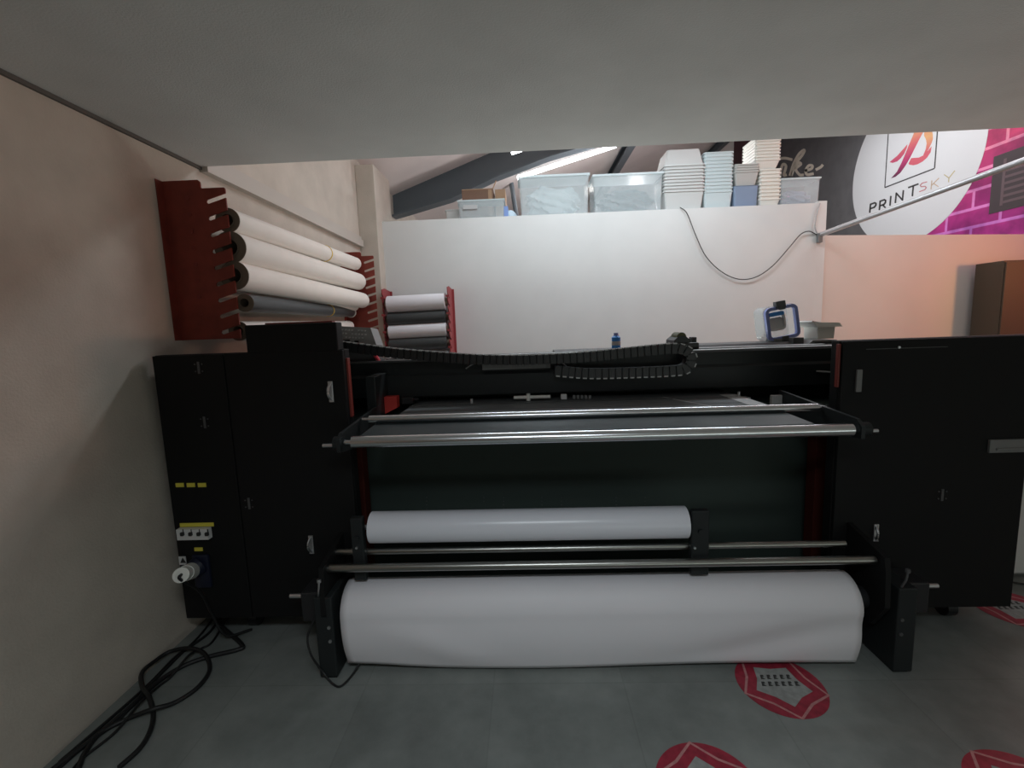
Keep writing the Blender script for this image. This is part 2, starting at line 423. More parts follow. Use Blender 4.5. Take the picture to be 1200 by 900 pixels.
sl = plate('hazard_label', 209.5, 652, 219, 661.5, M['white'], dA, lb='white square label with dark triangle')
p = at(214.3, 657, 'Y', CF-.005); bm = nb()
prism(bm, [(p.x-.015, p.z-.012), (p.x+.015, p.z-.012), (p.x, p.z+.016)], 'Y', CF-.006, CF-.003); obj('triangle_mark', bm, M['dark'], sl)
# navy inlet socket with the white plug
p = at(236, 656, 'Y', CF); bm = nb(); box(bm, (p.x-.04, CF-.02, p.z-.15), (p.x+.05, CF+.002, p.z+.035), .01); cyl(bm, (p.x, CF-.02, p.z-.02), (p.x-.02, CF-.06, p.z-.035), .05, .045)
obj('power_inlet', bm, M['navy'], dA, True, 'dark blue socket housing')
q0 = Vector((p.x-.015, CF-.055, p.z-.03)); q1 = at(212, 674, 'Y', CF-.22)
plug = thing('power_plug', 'white industrial plug pushed into the dark blue socket low on the printer', 'plug', q1)
dd = (q1-q0)
bm = nb(); cyl(bm, q0, q0+dd*.62, .042, .038); cyl(bm, q0+dd*.6, q0+dd*.98, .036, .028)
obj('plug_body', bm, M['whiteb'], plug, True)
bm = nb(); hollow(bm, q0+dd*.93, q1, .035, .02); obj('cable_gland', bm, M['whiteb'], plug, True)
bm = nb(); tube(bm, [q0+dd*.9, q1, q1+dd*.08+Vector((0, 0, -.02)), (q1.x-.01, CF-.10, .36), (q1.x-.02, CF-.03, .2), (q1.x+.02, CF+.0, .05), (q1.x+.1, CF+.1, .012)], .007)
obj('plug_cable', bm, M['cable'], plug, True)

# right cabinet
obj('right_cabinet', box(box(nb(), (1.508, CF+.02, .145), (2.42, 2.33, 1.525), .004), (1.88, 2.32, .145), (2.41, 3.4, 1.46), .004), M['black'], PR)
dR = obj('cabinet_door', box(nb(), (1.512, CF, .15), (2.416, CF+.022, 1.522), .003), M['black'], PR)
bm = nb(); a = at(1158, 515, 'Y', CF); b = at(1204, 529, 'Y', CF); box(bm, (a.x, CF-.012, b.z), (b.x, CF+.001, a.z), .002)
box(bm, (a.x+.03, CF-.018, b.z+.012), (b.x-.01, CF-.01, b.z+.024), .002)
obj('handle', bm, M['grey'], dR, label='wide recessed grey pull handle')
bm = nb(); a = at(1003, 433, 'Y', CF); b = at(1008, 459, 'Y', CF); box(bm, (a.x, CF-.01, b.z), (b.x, CF+.001, a.z), .002); obj('latch', bm, M['grey'], dR)
p = at(1026, 624, 'Y', CF); latch(dR, p.x, p.z, .09)
screws(dR, 1104, 580)
bm = nb(); a = at(1015, 409, 'Y', CF); b = at(1110, 411, 'Y', CF); box(bm, (a.x, CF-.002, a.z-.003), (b.x, CF+.001, a.z)); obj('door_seam', bm, M['dgrey'], dR)
bm = nb(); a = at(1053, 407, 'Y', CF); cyl(bm, (a.x, CF-.006, a.z), (a.x, CF, a.z), .006); obj('lock', bm, M['alu'], dR)
# red edge trims and red frame posts
bm = nb(); box(bm, (-.908, CF+.03, 1.22), (-.896, CF+.06, 1.52), .002); obj('edge_trim', bm, M['red'], PR)
bm = nb(); box(bm, (1.499, CF+.01, 1.3), (1.510, CF+.03, 1.51), .002); obj('edge_trim', bm, M['red'], PR)
bm = nb(); box(bm, (-1.3, 2.28, 1.695), (-.96, 2.32, 1.708), .003); obj('edge_trim', bm, M['red'], PR)
for x0, x1 in ((-.99, -.925), (1.535, 1.61)):
    bm = nb(); box(bm, (x0, 2.45, .3), (x1, 2.53, 1.12), .004); obj('frame_post', bm, M['redd'], PR)
# lower chassis
bm = nb(); box(bm, (-1.12, 2.6, .12), (1.88, 3.2, 1.15), .004); box(bm, (-1.12, 2.95, 1.1), (1.88, 3.15, 1.3), .004); obj('lower_chassis', bm, M['greenblack'], PR)
ch = [o for o in PR.children if o.name.startswith('lower_chassis')][0]
for px_, n in ((500, 4), (567, 2), (590, 4), (635, 4), (658, 4), (722, 3), (756, 3)):
    bm = nb()
    for k in range(n):
        p = at(px_, 583+k*4.3, 'Y', 2.6); cyl(bm, (p.x, 2.597, p.z), (p.x, 2.602, p.z), .0035, seg=8)
    obj('screw_row', bm, M['dgrey'], ch)
# deep box behind the left cabinet's mouth
bm = nb(); box(bm, (-.895, 2.5, 1.14), (-.84, 2.75, 1.40), .004); obj('inner_bracket', bm, M['black2'], PR)
# feeding table, rollers
bm = nb(); box(bm, (-.69, 2.29, 1.17), (1.225, 2.98, 1.205), .004); tb = obj('feed_table', bm, M['belt'], PR)
bm = nb(); box(bm, (-.69, 2.62, 1.204), (1.225, 2.632, 1.208)); box(bm, (-.69, 2.44, 1.2045), (1.225, 2.444, 1.2065)); obj('table_rail', bm, M['dgrey'], tb)
bm = nb(); prism(bm, [(.96, 2.3), (.972, 2.3), (.80, 2.7), (.79, 2.7)], 'Z', 1.2045, 1.2065)
obj('table_mark', bm, M['lgrey'], tb)
bm = nb(); box(bm, (1.13, 2.30, 1.2045), (1.22, 2.72, 1.2075)); obj('edge_strip', bm, M['lgrey'], tb, label='light grey strip along the right edge')
bm = nb(); cyl(bm, (-.794, 2.24, 1.212), (1.399, 2.24, 1.207), .020, seg=32); cyl(bm, (-.83, 2.24, 1.212), (-.79, 2.24, 1.212), .009); cyl(bm, (1.39, 2.24, 1.207), (1.44, 2.24, 1.207), .009)
obj('rear_roller', bm, M['chrome'], PR, True)
bm = nb(); cyl(bm, (-.794, 2.0, 1.158), (1.399, 2.0, 1.153), .027, seg=32); cyl(bm, (-.83, 2.0, 1.158), (-.79, 2.0, 1.158), .011); cyl(bm, (1.39, 2.0, 1.153), (1.47, 2.0, 1.153), .011)
obj('front_roller', bm, M['chrome'], PR, True)
bm = nb(); prism(bm, [(2.0, 1.184), (2.24, 1.192), (2.24, 1.188), (2.0, 1.180)], 'X', -.76, 1.24); obj('belt_cloth', bm, M['beltd'], PR)
bm = nb(); prism(bm, [(2.03, 1.13), (2.24, 1.185), (2.24, 1.18), (2.04, 1.12)], 'X', 1.14, 1.24); obj('belt_edge', bm, mat('pale_cyan_edge', (.35, .5, .5), .3), PR)
for x in (-.845, 1.425):
    bm = nb(); prism(bm, [(1.965, 1.12), (1.965, 1.175), (2.0, 1.20), (2.62, 1.24), (2.62, 1.10), (2.1, 1.10)], 'X', x-.008, x+.008)
    cyl(bm, (x-.03 if x < 0 else x-.01, 2.0, 1.155), (x+.01 if x < 0 else x+.045, 2.0, 1.155), .03)
    ar = obj('roller_arm', bm, M['black2'], PR)
    bm = nb(); s = -1 if x < 0 else 1
    cyl(bm, (x+s*.04, 2.0, 1.145), (x+s*.085, 2.0, 1.145), .008); obj('pin', bm, M['alu'], ar)
# gantry beam
BT = 1.468
bm = nb(); prism(bm, [(2.72, 1.25), (2.72, 1.37), (2.74, 1.385), (2.74, BT-.01), (2.75, BT), (3.1, BT), (3.12, BT-.01), (3.12, 1.25)], 'X', -1.1, 1.86)
bmb = obj('gantry_beam', bm, M['black2'], PR)
bm = nb(); box(bm, (.0, 2.76, BT), (1.84, 2.80, BT+.004)); box(bm, (-.9, 2.9, BT), (1.84, 2.94, BT+.006)); obj('linear_rail', bm, M['alu'], bmb)
a = at(565, 425, 'Y', 2.70); b = at(645, 431, 'Y', 2.70)
bm = nb(); box(bm, (a.x, 2.69, b.z), (b.x, 2.742, a.z), .002); box(bm, (a.x+.065, 2.688, b.z), (a.x+.07, 2.692, a.z)); obj('metal_bracket', bm, M['grey'], bmb)
for (x0, y0), (x1, y1) in (((546, 432), (560, 424)), ((655, 423), (664, 430)), ((655, 440), (663, 437))):
    a = at(x0, y0, 'Y', 2.70); b = at(x1, y1, 'Y', 2.70)
    bm = nb(); tube(bm, [a, (a+b)/2+Vector((0, -.005, .003)), b], .004); obj('cable_tie', bm, M['grey'], bmb)
a = at(957, 435, 'Y', 2.71); b = at(986, 437, 'Y', 2.71)
bm = nb(); tube(bm, [a, (a+b)/2, b], .005); obj('sensor_cable', bm, M['lgrey'], bmb)
# things seen in the slot under the beam
a = at(449, 465, 'Y', 2.66); b = at(467, 484, 'Y', 2.66)
bm = nb(); prism(bm, [(a.x, a.z), (b.x, a.z+.002), (b.x, b.z+.035), (a.x+.01, b.z)], 'Y', 2.64, 2.70); obj('end_guide', bm, M['redb'], PR, label='bright red media guide')
bm = nb()
a = at(474, 466, 'Y', 2.68); box(bm, (a.x-.02, 2.68, a.z-.04), (a.x+.05, 2.72, a.z), .004); box(bm, (a.x+.05, 2.68, a.z-.02), (a.x+.08, 2.70, a.z-.005), .003)
obj('clamp', bm, M['plastic'], PR)
bm = nb(); a = at(553, 469, 'Y', 2.7); cyl(bm, (a.x, 2.69, a.z-.02), (a.x, 2.69, a.z+.01), .008); obj('knob', bm, M['lgrey'], PR)
bm = nb(); a = at(602, 466, 'Y', 2.7); b = at(645, 466, 'Y', 2.7); cyl(bm, (a.x, 2.7, a.z), (b.x, 2.7, a.z), .010); cyl(bm, ((a.x*.6+b.x*.4), 2.7, a.z-.02), ((a.x*.6+b.x*.4), 2.7, a.z+.022), .012); obj('guide_rod', bm, M['whiteb'], PR)
bm = nb(); a = at(657, 462, 'Y', 2.7); box(bm, (a.x, 2.68, a.z-.03), (a.x+.035, 2.71, a.z+.002), .004); obj('sensor_block', bm, M['white'], PR)
bm = nb()
for k in range(5):
    a = at(671+4.6*k, 463, 'Y', 2.7); box(bm, (a.x, 2.69, a.z-.022), (a.x+.016, 2.71, a.z), .002)
obj('connector_strip', bm, M['grey'], PR)
bm = nb(); a = at(866, 461, 'Y', 2.66); cyl(bm, (a.x, 2.66, a.z-.03), (a.x, 2.66, a.z+.01), .009); box(bm, (a.x-.05, 2.64, a.z-.045), (a.x+.06, 2.70, a.z-.022), .004); obj('clamp', bm, M['alu'], PR)
a = at(903, 463, 'Y', 2.6); b = at(924, 476, 'Y', 2.6)
bm = nb(); box(bm, (a.x, 2.58, b.z), (b.x, 2.61, a.z), .004); obj('end_guide', bm, M['lgrey'], PR, label='light grey media guide')
# far-side covers
bm = nb(); a = at(815, 406, 'Y', 3.25); b = at(936, 413, 'Y', 3.25)
prism(bm, [(3.2, 1.30), (3.2, 1.445), (3.24, 1.475), (3.5, 1.475), (3.55, 1.44), (3.55, 1.30)], 'X', a.x-.1, at(941, 403, 'Y', 3.25).x); obj('rear_cover', bm, M['dgrey'], PR)
bm = nb(); x0 = at(942, 403, 'Y', 3.2).x; x1 = 2.13
prism(bm, [(x0, 1.3), (x0, 1.46), (x0+.03, 1.485), (x1-.06, 1.485), (x1, 1.44), (x1, 1.3)], 'Y', 3.15, 3.6); rc = obj('rear_end_cover', bm, M['grey'], PR)
bm = nb(); box(bm, (x0+.04, 3.145, 1.452), (x0+.19, 3.16, 1.474), .003); obj('vent_slot', bm, M['dark'], rc)
bm = nb(); box(bm, (x0-.07, 3.2, 1.46), (x0+.0, 3.26, 1.505), .003); obj('junction_box', bm, M['dgrey'], rc)
# carriage on the rail
a = at(785, 409, 'Y', 2.95); b = at(813, 392, 'Y', 2.95)
bm = nb(); box(bm, (a.x, 2.85, BT), (b.x, 3.05, b.z-.045), .01); 
prism(bm, [(a.x, b.z-.06), (a.x, b.z-.03), (a.x+.03, b.z-.005), (a.x+.07, b.z-.005), (a.x+.1, b.z-.03), (a.x+.1, b.z-.06)], 'Y', 2.87, 3.03)
box(bm, (b.x-.03, 2.9, b.z-.06), (b.x-.018, 2.95, b.z-.015)); box(bm, (b.x-.012, 2.9, b.z-.06), (b.x, 2.95, b.z-.015))
cr = obj('carriage', bm, M['plastic'], PR)
bm = nb(); cyl(bm, (a.x+.05, 2.88, b.z-.01), (a.x+.05, 3.0, b.z-.01), .028); obj('carriage_wheel', bm, mat('olive_plastic', (.08, .08, .03), .5), cr)
# drag chain: two runs joined by a bend
def chain(name, pts, Y, w, th, par, label=None):
    P = smooth_path([at(x, y, 'Y', Y) for x, y in pts], 6)
    # resample
    L = [0]
    for p, q in zip(P, P[1:]): L.append(L[-1]+(q-p).length)
    tot = L[-1]; n = int(tot/.038); bm = nb(); j = 0
    for k in range(n):
        s = (k+.5)*tot/n
        while L[j+1] < s: j += 1
        c = P[j].lerp(P[j+1], (s-L[j])/(L[j+1]-L[j])); t = (P[min(j+1, len(P)-1)]-P[j]).normalized()
        ang = math.atan2(t.z, t.x); mt = Matrix.Translation(c) @ Matrix.Rotation(-ang, 4, 'Y')
        bmesh.ops.create_cube(bm, size=1, matrix=mt @ Matrix.Diagonal((.041, w, th, 1)))
        bmesh.ops.create_cube(bm, size=1, matrix=mt @ Matrix.Translation((0, -w/2, 0)) @ Matrix.Diagonal((.030, .01, th*1.12, 1)))
        pv = bmesh.ops.create_cube(bm, size=1, matrix=mt @ Matrix.Translation((0, -w/2+.0, th/2+.002)) @ Matrix.Diagonal((.022, .014, .007, 1)))
        for fc_ in {f_ for v_ in pv['verts'] for f_ in v_.link_faces}: fc_.material_index = 1  # light grey pieces: the chain's highlights put into the colour
    o = obj(name, bm, [M['plastic'], M['lgrey']], par, label=label)
    return o
chain('drag_chain', [(392, 404), (430, 409), (470, 414), (520, 418), (570, 421), (620, 421), (680, 418), (740, 412), (785, 408), (802, 411), (808, 420), (802, 431), (785, 434), (740, 436), (690, 437), (650, 434)], 2.665, .07, .052, PR, 'black segmented cable chain sagging along the beam')
# control console left
bm = nb()
A = [at(394, 382, 'Y', 2.86), at(434, 384, 'Y', 2.86), at(441, 404, 'Y', 2.80), at(396, 404, 'Y', 2.80)]
for dpt in (0, .12):
    pass
f = [bm.verts.new(v) for v in A]; g = [bm.verts.new(v+Vector((0, .14, -.01))) for v in A]
bm.faces.new(f); bm.faces.new(g[::-1])
for k in range(4): bm.faces.new((f[k], f[(k+1) % 4], g[(k+1) % 4], g[k]))
cs = obj('control_panel', bm, M['grey'], PR, label='grey tilted keypad panel')
bm = nb(); bmd = nb(); ex = (A[1]-A[0]); ey = (A[3]-A[0])
for r_ in range(3):
    for c_ in range(9):
        if (r_*9+c_) % 7 == 5: continue
        p = A[0] + ex*(.08+c_*.095) + ey*(.18+r_*.2)
        box(bm, p+Vector((-.006, -.006, -.005)), p+Vector((.005, .002, .004)))
for c_, w_ in ((.08, .06), (.5, .025)):
    p = A[0] + ex*c_ + ey*.8; box(bmd, p+Vector((0, -.006, -.008)), p+Vector((w_, .004, .008)))
obj('keys', bm, M['lgrey'], cs); obj('display', bmd, M['dark'], cs)
bm = nb(); a = at(408, 411, 'Y', 2.84); b = at(438, 424, 'Y', 2.84); box(bm, (a.x-.05, 2.84, b.z-.02), (b.x+.03, 2.95, a.z+.04), .005); obj('console_base', bm, M['dgrey'], PR)
bm = nb(); tube(bm, [at(436, 410, 'Y', 2.82), at(440, 417, 'Y', 2.82), at(445, 425, 'Y', 2.83)], .012); obj('signal_cable', bm, M['pink'], PR, True, 'bright pink-red cable')
# unwind posts and bars
for px_, w in ((422, .030), (818, .042)):
    c = at(px_, 640, 'Y', 2.12).x
    bm = nb(); box(bm, (c-w, 2.09, .44), (c+w, 2.13,   .76), .006)
    cyl(bm, (c, 2.08, .66), (c, 2.1, .66), .012); 
    ps = obj('roll_post', bm, M['black2'], PR)
    bm = nb(); p = at(px_-4, 642, 'Y', 2.085); cyl(bm, (p.x, 2.08, p.z), (p.x, 2.092, p.z), .006); obj('bolt', bm, M['alu'], ps)
bm = nb(); cyl(bm, (-.984, 2.15, .562), (1.503, 2.15, .556), .016, seg=24); obj('tension_bar', bm, M['steelm'], PR, True)
bm = nb(); cyl(bm, (-.987, 2.05, .531), (1.572, 2.05, .525), .019, seg=24); cyl(bm, (-1.0, 2.05, .531), (-.985, 2.05, .531), .024); obj('tension_bar', bm, M['steelm'], PR, True)
# side plates carrying bars and the take-up
for s, x in ((-1, -.96), (1, 1.56)):
    bm = nb(); prism(bm, [(1.99, .50), (2.0, .56), (2.26, .62), (2.26, .2), (2.06, .2), (1.98, .33)], 'X', x-.012+s*.03, x+.012+s*.03)
    sp_ = obj('side_plate', bm, M['black'], PR)
    bx = -1.035 if s < 0 else 1.64
    bm = nb(); box(bm, (bx, 1.985, 0.012), (bx+.085, 2.2, .42), .006); box(bm, (bx+.01, 2.0, .0), (bx+.075, 2.18, .014)); mt_ = obj('take_up_motor', bm, M['black2'], PR)
    bm = nb(); box(bm, (bx-.10 if s < 0 else bx+.085, 2.06, .25), (bx if s < 0 else bx+.2, 2.2, .40), .006); obj('gear_box', bm, M['plastic'], mt_)
    bm = nb(); xx = bx-.16 if s < 0 else bx+.18; cyl(bm, (xx, 2.08, .375), (xx+.07, 2.08, .375), .011); obj('clamp_handle', bm, M['alu'], mt_, True)
    for zz in (.27, .2):
        bm = cyl(nb(), (bx+.065 if s < 0 else bx+.02, 1.98, zz), (bx+.065 if s < 0 else bx+.02, 1.987, zz), .008)
        obj('bolt', bm, M['alu'] if s < 0 else M['dgrey'], mt_)
    bm = nb(); tube(bm, [(bx+.02, 2.0, .42), (bx+.03, 1.99, .46), (bx+.035, 1.99, .50)], .005); cyl(bm, (bx+.035, 1.99, .495), (bx+.035, 1.99, .51), .010); obj('lever', bm, M['alu'] if s < 0 else M['dgrey'], mt_)
    bm = nb(); cyl(bm, (bx+.09 if s < 0 else bx-.02, 2.12, .30), (-.925 if s < 0 else 1.51, 2.12, .30), .05); obj('spindle', bm, M['plastic'], mt_, True)
bm = nb(); tube(bm, [(-1.05, 2.02, .3), (-1.08, 1.99, .22), (-1.06, 1.97, .14), (-1.02, 1.98, .05), (-.96, 1.95, .008), (-.91, 1.94, .008), (-.87, 2.03, .03), (-.85, 2.1, .1), (-.85, 2.2, .2)], .005); obj('motor_cable', bm, M['cable'], PR, True)
# castors and feet
for cx, cy in ((-1.6, 2.42), (-1.05, 2.6), (1.7, 2.42), (2.25, 2.42), (-1.6, 3.2), (2.2, 3.2)):
    bm = nb(); cyl(bm, (cx-.025, cy, .05), (cx+.025, cy, .05), .05); box(bm, (cx-.035, cy-.03, .05), (cx+.035, cy+.05, .148), .005); obj('castor', bm, M['plastic'], PR)

# ------------------------------------------------------------ rolls on the printer
t = thing('vinyl_roll', 'smaller glossy white roll mounted on posts across the middle of the printer', 'roll', (-.02, 2.15, .69))
x0, x1 = at(434, 617, 'Y', 2.13).x, at(805, 612, 'Y', 2.13).x
bm = nb(); hollow(bm, (x0, 2.15, .688), (x1, 2.15, .682), .076, .04, seg=48); obj('rolled_vinyl', bm, M['vinyl'], t, True)
bm = nb(); hollow(bm, (x0-.006, 2.15, .688), (x1+.006, 2.15, .682), .041, .036); obj('core', bm, M['core'], t, True)
bm = nb(); cyl(bm, (x0-.05, 2.15, .688), (x1+.05, 2.15, .682), .012); obj('axle', bm, M['alu'], t, True)

t = thing('paper_roll', 'wide white paper roll at the front, its loose sheet hanging nearly to the floor', 'roll', (.3, 2.12, 0))
XL, XR = -.92, 1.5; yc, zc, R_ = 2.125, .295, .128
bm = nb(); hollow(bm, (XL+.004, yc, zc), (XR-.004, yc, zc), R_-.003, .05, seg=56); obj('rolled_paper', bm, M['paper'], t, True)
bm = nb(); hollow(bm, (XL-.012, yc, zc), (XR+.012, yc, zc), .052, .045); obj('core', bm, M['core'], t, True)
# hanging sheet
NX, prof = 72, []
for k in range(15):
    a_ = math.radians(80 + k*7.5)
    prof.append((yc+math.cos(a_)*R_, zc+math.sin(a_)*R_))
NS = 14
bm = nb(); grid = []
for i in range(NX+1):
    u = i/NX; x = XL + (XR-XL)*u; row = []
    bot = .028 + .020*math.exp(-((u-.0)/.12)**2) - .012*math.exp(-((u-.35)/.25)**2)
    for (y, z) in prof: row.append(Vector((x, y, z)))
    y1, z1 = prof[-1]
    for k in range(1, NS+1):
        s = k/NS
        z = z1 + (bot-z1)*s
        dent = .020*math.exp(-((u-.85+.25*(1-s)*0+.3*(s-.5))/.10)**2)*math.sin(PI*min(1, s*1.1))
        buck = .012*math.exp(-((u-.12-.15*s)/.07)**2)*math.sin(PI*s)
        y = y1 + .014*s + .020*s*s - .010*math.sin(PI*s)*(1) + dent - buck + .004*s*math.sin(9*u+1)
        row.append(Vector((x + .006*s*(1 if u < .1 else 0), y, z)))
    grid.append([bm.verts.new(p) for p in row])
for i in range(NX):
    for j in range(len(grid[0])-1):
        bm.faces.new((grid[i][j], grid[i+1][j], grid[i+1][j+1], grid[i][j+1]))
sh = obj('hanging_sheet', bm, M['paper'], t, True)
md = sh.modifiers.new('thickness', 'SOLIDIFY'); md.thickness = .0012; md.offset = 0

# ------------------------------------------------------------ wall rack, left
def bracket_left(y, label):
    t = thing('wall_rack_bracket', label, 'rack', (WX, y, 1.63), 'dark red comb brackets on the left wall')
    zt, zb = 2.49, 1.635; n = 9; pitch = .088
    pts = [(WX+.001, zb), (WX+.001, zt), (WX+.20, zt), (WX+.212, zt-.012), (WX+.212, zt-.035), (WX+.215, zt-.045)]
    z = zt-.045
    xin, xout = WX+.235, WX+.345
    pts += [(xout-.005, z), (xout, z-.008)]
    z0 = z-.03
    for k in range(n):
        zs = z0 - k*pitch
        if zs-.07 < zb: break
        pts += [(xout, zs), (xin+.005, zs-.030), (xin, zs-.042), (xin+.01, zs-.052), (xout, zs-.024)]
    pts += [(xout, zb)]
    bm = nb(); prism(bm, pts, 'Y', y-.004, y+.004)
    obj('comb_plate', bm, M['redp'], t)
    bm = nb(); box(bm, (WX+.001, y-.05, zb), (WX+.006, y+.05, zt)); obj('wall_flange', bm, M['redp'], t)
    for k in range(8):
        zz = zt-.09-k*pitch
        obj('rivet', cyl(nb(), (WX+.135, y-.007, zz), (WX+.135, y-.003, zz), .012, seg=12), M['red'], t)
bracket_left(2.55, 'dark red comb bracket on the left wall, near end of the roll rack')
bracket_left(4.99, 'dark red comb bracket on the left wall, far end of the roll rack')
def wroll(name, a, b, r, m, label, tie=None, core=True, flap=False):
    t = thing(name, label, 'roll', (a.x, a.y, a.z-r), 'rolls on the left wall rack')
    bm = nb(); hollow(bm, a, b, r, r*.55, seg=32); ro = obj('rolled_media', bm, m, t, True)
    d = (b-a).normalized()
    bm = nb(); hollow(bm, a-d*.004, a+d*.002, r*.985, r*.5, 32); obj('roll_end', bm, M['core'], t, True, 'wound end, its shade put in as dark brown')  # shade on the near end face is put into the colour
    bm = nb(); hollow(bm, a-d*.008, b+d*.03, r*.56, r*.48); obj('core', bm, M['core'], t, True)
    if tie:
        c = a.lerp(b, tie); bm = nb(); hollow(bm, c, c+d*.012, r+.004, r-.001); obj('tie_band', bm, M['ytie'], t, True)
    if flap:
        bm = nb(); c = b - d*.02; hollow(bm, c, b+d*.01, r+.006, r-.01); obj('paper_edge', bm, M['whiteb'], t, True)
def seg(n0, n1, y0=2.575, y1=4.93):
    a = at(*n0, 'Y', y0); b = at(*n1, 'Y', y1); return a, b
wroll('media_roll', *seg((267, 258), (416, 309)), .066, M['cream'], 'cream roll with a thin yellow tie, topmost on the left wall rack', .62)
wroll('media_roll', *seg((270, 290), (419, 330)), .088, M['cream'], 'thick cream roll without a tie, second from the top on the left wall rack')
wroll('media_roll', *seg((275, 323), (424, 352)), .080, M['cream'], 'cream roll directly above the dark one on the left wall rack')
wroll('media_roll', *seg((287, 355), (411, 366)), .050, M['dvinyl'], 'dark grey roll with a yellow tie on the left wall rack', .66, flap=True)
wroll('media_roll', *seg((280, 388), (409, 382)), .055, M['cream'], 'cream roll lowest on the left wall rack, just above the printer')
# slim shaded rolls in the inner slots
wroll('media_roll', Vector((WX+.13, 2.60, 2.215)), Vector((WX+.13, 4.93, 2.225)), .05, M['cream'], 'slim cream roll against the wall behind the topmost roll')
wroll('media_roll', Vector((WX+.12, 2.60, 1.90)), Vector((WX+.12, 4.93, 1.92)), .05, M['cream'], 'slim cream roll against the wall behind the dark grey roll')

# ------------------------------------------------------------ wall rack, back
def bracket_back(x, label):
    t = thing('wall_rack_bracket', label, 'rack', (x, BY, .62), 'red comb brackets on the back wall')
    zt, zb = 2.13, .62
    pts = [(BY-.001, zb), (BY-.001, zt), (BY-.22, zt+.02), (BY-.33, zt), (BY-.33, zt-.05)]
    z = zt-.05
    while z-.13 > zb:
        pts += [(BY-.30, z-.03), (BY-.22, z-.065), (BY-.24, z-.085), (BY-.33, z-.055), (BY-.33, z-.10)]; z -= .10
    pts += [(BY-.33, zb)]
    bm = nb(); prism(bm, pts, 'X', x-.005, x+.005); 
    obj('comb_plate', bm, M['redrack'], t)
    bm = nb(); box(bm, (x-.03, BY-.006, zb), (x+.03, BY-.001, zt)); obj('wall_flange', bm, M['redrack'], t)
    bm = nb(); z = zt-.1
    while z > zb+.1:
        box(bm, (x-.02, BY-.335, z-.012), (x+.02, BY-.31, z+.012)); z -= .2
    obj('tooth_stop', bm, M['redrack'], t)
xl, xr = -1.68, -.905
bracket_back(xl, 'red comb bracket on the back wall nearest the corner column')
bracket_back(xr, 'red comb bracket on the back wall at the right ends of the short rolls')
for zz, r, m, lb in ((1.955, .100, 'cream2', 'white roll topmost on the back wall rack'), (1.78, .085, 'dvinyl', 'dark grey roll between the two white rolls on the back wall rack'),
                     (1.63, .090, 'cream2', 'white roll second from the top on the back wall rack'), (1.475, .085, 'dvinyl', 'dark grey roll above the drag chain on the back wall rack'), (1.27, .095, 'cream2', 'white roll lowest in view on the back wall rack')):
    mm = M['paper'] if m == 'cream2' else M[m]
    a = Vector((xl+.045, BY-.26, zz)); b = Vector((xr-.04, BY-.26, zz+.012))
    t = thing('media_roll', lb, 'roll', (a.x, a.y, a.z-r), 'rolls on the back wall rack')
    bm = nb(); hollow(bm, a, b, r, r*.5, seg=36); obj('rolled_media', bm, mm, t, True)
    bm = nb(); hollow(bm, a-Vector((.03, 0, 0)), b+Vector((.03, 0, 0)), r*.5, r*.42); obj('core', bm, M['core'], t, True)

# ------------------------------------------------------------ small things on the printer
a = at(720.5, 409, 'Y', 3.45); top = at(720.5, 392, 'Y', 3.45); zb_ = 1.475
rcx = [o for o in PR.children if o.name.startswith('rear_cover')][0]
bm = nb(); prism(bm, [(3.2, 1.30), (3.2, 1.44), (3.24, 1.462), (3.5, 1.462), (3.55, 1.44), (3.55, 1.30)], 'X', .2, 1.15); obj('rear_rail', bm, M['dgrey'], PR)
t = thing('spray_can', 'small blue bottle with white cap standing on the far side of the printer', 'bottle', (a.x, 3.4, 1.462))
bm = nb(); cyl(bm, (a.x, 3.4, 1.462), (a.x, 3.4, 1.542), .032); cyl(bm, (a.x, 3.4, 1.542), (a.x, 3.4, 1.555), .032, .018); obj('bottle_body', bm, M['blue'], t, True)
bm = nb(); cyl(bm, (a.x, 3.4, 1.555), (a.x, 3.4, 1.575), .018, .016); obj('cap', bm, M['bluev'], t, True)
bm = nb(); cyl(bm, (a.x, 3.4, 1.485), (a.x, 3.4, 1.515), .0326); obj('bottle_label', bm, M['lgrey'], t, True)
# clip-lidded food box standing on edge
def local_frame(c, ang):
    return Matrix.Translation(c) @ Matrix.Rotation(ang, 4, 'Y')
def rrect(w, h, r, n=6):
    out = []
    for cx, cy, a0 in ((w/2-r, h/2-r, 0), (-w/2+r, h/2-r, 90), (-w/2+r, -h/2+r, 180), (w/2-r, -h/2+r, 270)):
        for k in range(n+1):
            a_ = math.radians(a0+90*k/n); out.append((cx+r*math.cos(a_), cy+r*math.sin(a_)))
    return out
def ring(bm, Mx, w, h, r, t_, y0, y1):
    o = rrect(w, h, r); i = rrect(w-2*t_, h-2*t_, max(r-t_, .002)); n = len(o)
    V = [[bm.verts.new(Mx @ Vector((p[0], y, p[1]))) for p in L] for L, y in ((o, y0), (o, y1), (i, y1), (i, y0))]
    for a_ in range(4):
        A_, B_ = V[a_], V[(a_+1) % 4]
        for k in range(n): bm.faces.new((A_[k], A_[(k+1) % n], B_[(k+1) % n], B_[k]))
def plate2(bm, Mx, w, h, r, y0, y1, cx=0, cy=0):
    o = rrect(w, h, r); n = len(o)
    A_ = [bm.verts.new(Mx @ Vector((p[0]+cx, y0, p[1]+cy))) for p in o]; B_ = [bm.verts.new(Mx @ Vector((p[0]+cx, y1, p[1]+cy))) for p in o]
    bm.faces.new(A_); bm.faces.new(B_[::-1])
    for k in range(n): bm.faces.new((A_[k], B_[k], B_[(k+1) % n], A_[(k+1) % n]))
c = at(915, 378, 'Y', 3.36)
Mx = local_frame(c, math.radians(-9))
t = thing('storage_box', 'clear box with blue rim and grey clips standing on edge on the printer', 'box', (c.x, 3.4, 1.475))
